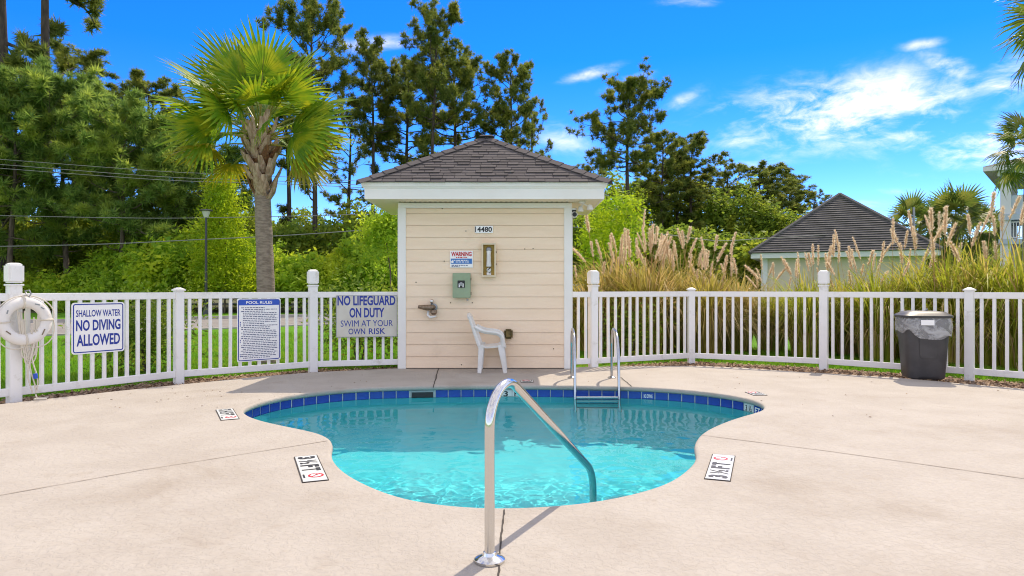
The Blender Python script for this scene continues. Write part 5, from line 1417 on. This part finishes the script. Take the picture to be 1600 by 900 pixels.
# roof: overhanging eave with gutter and a hipped slope
e0, e1, f0 = ax0 - .75, ax1 + 1, AY - .6
apt(MB().box(((e0 + e1) / 2, AY + 4.6, za + .40), (e1 - e0, 10.4, .26)), 'eave', M_farwhite)
apt(MB().add([(e0, f0, za + .54), (e1, f0, za + .54), (e1, f0 + 10.4, za + .54), (e0, f0 + 10.4, za + .54), (e0 + 4.8, f0 + 5, za + 2.3), (e1 - 1, f0 + 5, za + 2.3)], [(0, 1, 5, 4), (1, 2, 5), (2, 3, 4, 5), (3, 0, 4), (0, 3, 2, 1)]), 'roof', M_farshingle)
for i in range(2):
    wn = apt(MB().box((ax0 + 4.6 + i * 2.6, AY + 3.16, z2 + 1.4), (1.3, .1, 1.6)), 'window', M_farwhite)
    MB().box((ax0 + 4.6 + i * 2.6, AY + 3.09, z2 + 1.4), (1.1, .06, 1.4)).build('pane', M_window, wn)

apb.rotation_euler = (0, 0, R(-40))

# ------------------------------------------------------------------ street lamp, wires, utility box
LY = 33.6
sl = empty('street_lamp', (X(322, LY), LY, GZ)); tag(sl, 'slim black street lamp with flat-capped lantern across the road', 'street lamp')
lh = Z(340, LY) - GZ
MB().tube([(0, 0, 0), (0, 0, lh * .5), (0, 0, lh)], [.075, .06, .05], 10).build('pole', M_lamp, sl, smooth=True)
MB().lathe([(.14, 0), (.14, .25), (.09, .32), (.07, .4)], (0, 0, 0), 12).build('base', M_lamp, sl, smooth=True)
MB().lathe([(.08, 0), (.11, .04), (.20, .30), (.21, .32)], (0, 0, lh), 14).build('lantern', M_lampglass, sl, smooth=True)
MB().lathe([(.30, .32), (.31, .36), (.26, .39), (.04, .42)], (0, 0, lh), 16).build('cap', M_lamp, sl, smooth=True, auto=30)
WR = [([(-140, 240), (0, 249), (250, 267.5), (400, 274), (560, 283), (760, 300)], .013, 'uppermost power line crossing the young pines'),
      ([(-140, 247), (0, 257), (250, 276), (400, 281.5), (560, 289), (760, 305)], .015, 'second power line from the top across the young pines'),
      ([(-140, 252), (0, 263), (250, 281), (400, 286), (560, 293), (760, 308)], .015, 'third power line from the top across the young pines'),
      ([(-140, 335), (0, 337), (160, 340), (310, 340.5), (600, 334), (760, 328)], .016, 'single cable passing behind the street lamp head'),
      ([(-140, 386), (0, 385), (160, 381.5), (300, 375), (460, 367), (640, 354), (760, 344)], .022, 'lowest thick cable running to the pool house eave'),
      ([(860, 352), (1035, 366), (1120, 376), (1200, 372), (1300, 366)], .018, 'slack cable hanging above the plumed grasses')]
for pts, r_w, lb_ in WR:
    P_ = [Vector((X(a_, 34.5), 34.5, Z(b_, 34.5))) for a_, b_ in pts]; fine = []
    for i in range(len(P_) - 1):
        p0, p1, p2, p3 = P_[max(i - 1, 0)], P_[i], P_[i + 1], P_[min(i + 2, len(P_) - 1)]
        for k in range(8):
            t = k / 8; fine.append(.5 * ((2 * p1) + (p2 - p0) * t + (2 * p0 - 5 * p1 + 4 * p2 - p3) * t * t + (3 * p1 - p0 - 3 * p2 + p3) * t ** 3))
    fine.append(P_[-1])
    tag(MB().tube(fine, r_w, 6).build('power_line', M_wire, None, smooth=True), lb_, 'power line', 'overhead lines')
ub = empty('utility_box', (X(898, 17), 17, GZ)); tag(ub, 'small blue-grey utility box beside the pool house corner', 'utility box')
MB().box((0, 0, .68), (.5, .4, 1.36)).build('cabinet', M_farblue, ub, bevel=.02)
MB().box((0, 0, 1.40), (.54, .44, .06)).build('lid', M_farblue, ub, bevel=.015)
MB().box((0, -.205, .7), (.42, .015, 1.1)).build('door', M_farblue, ub, bevel=.006)
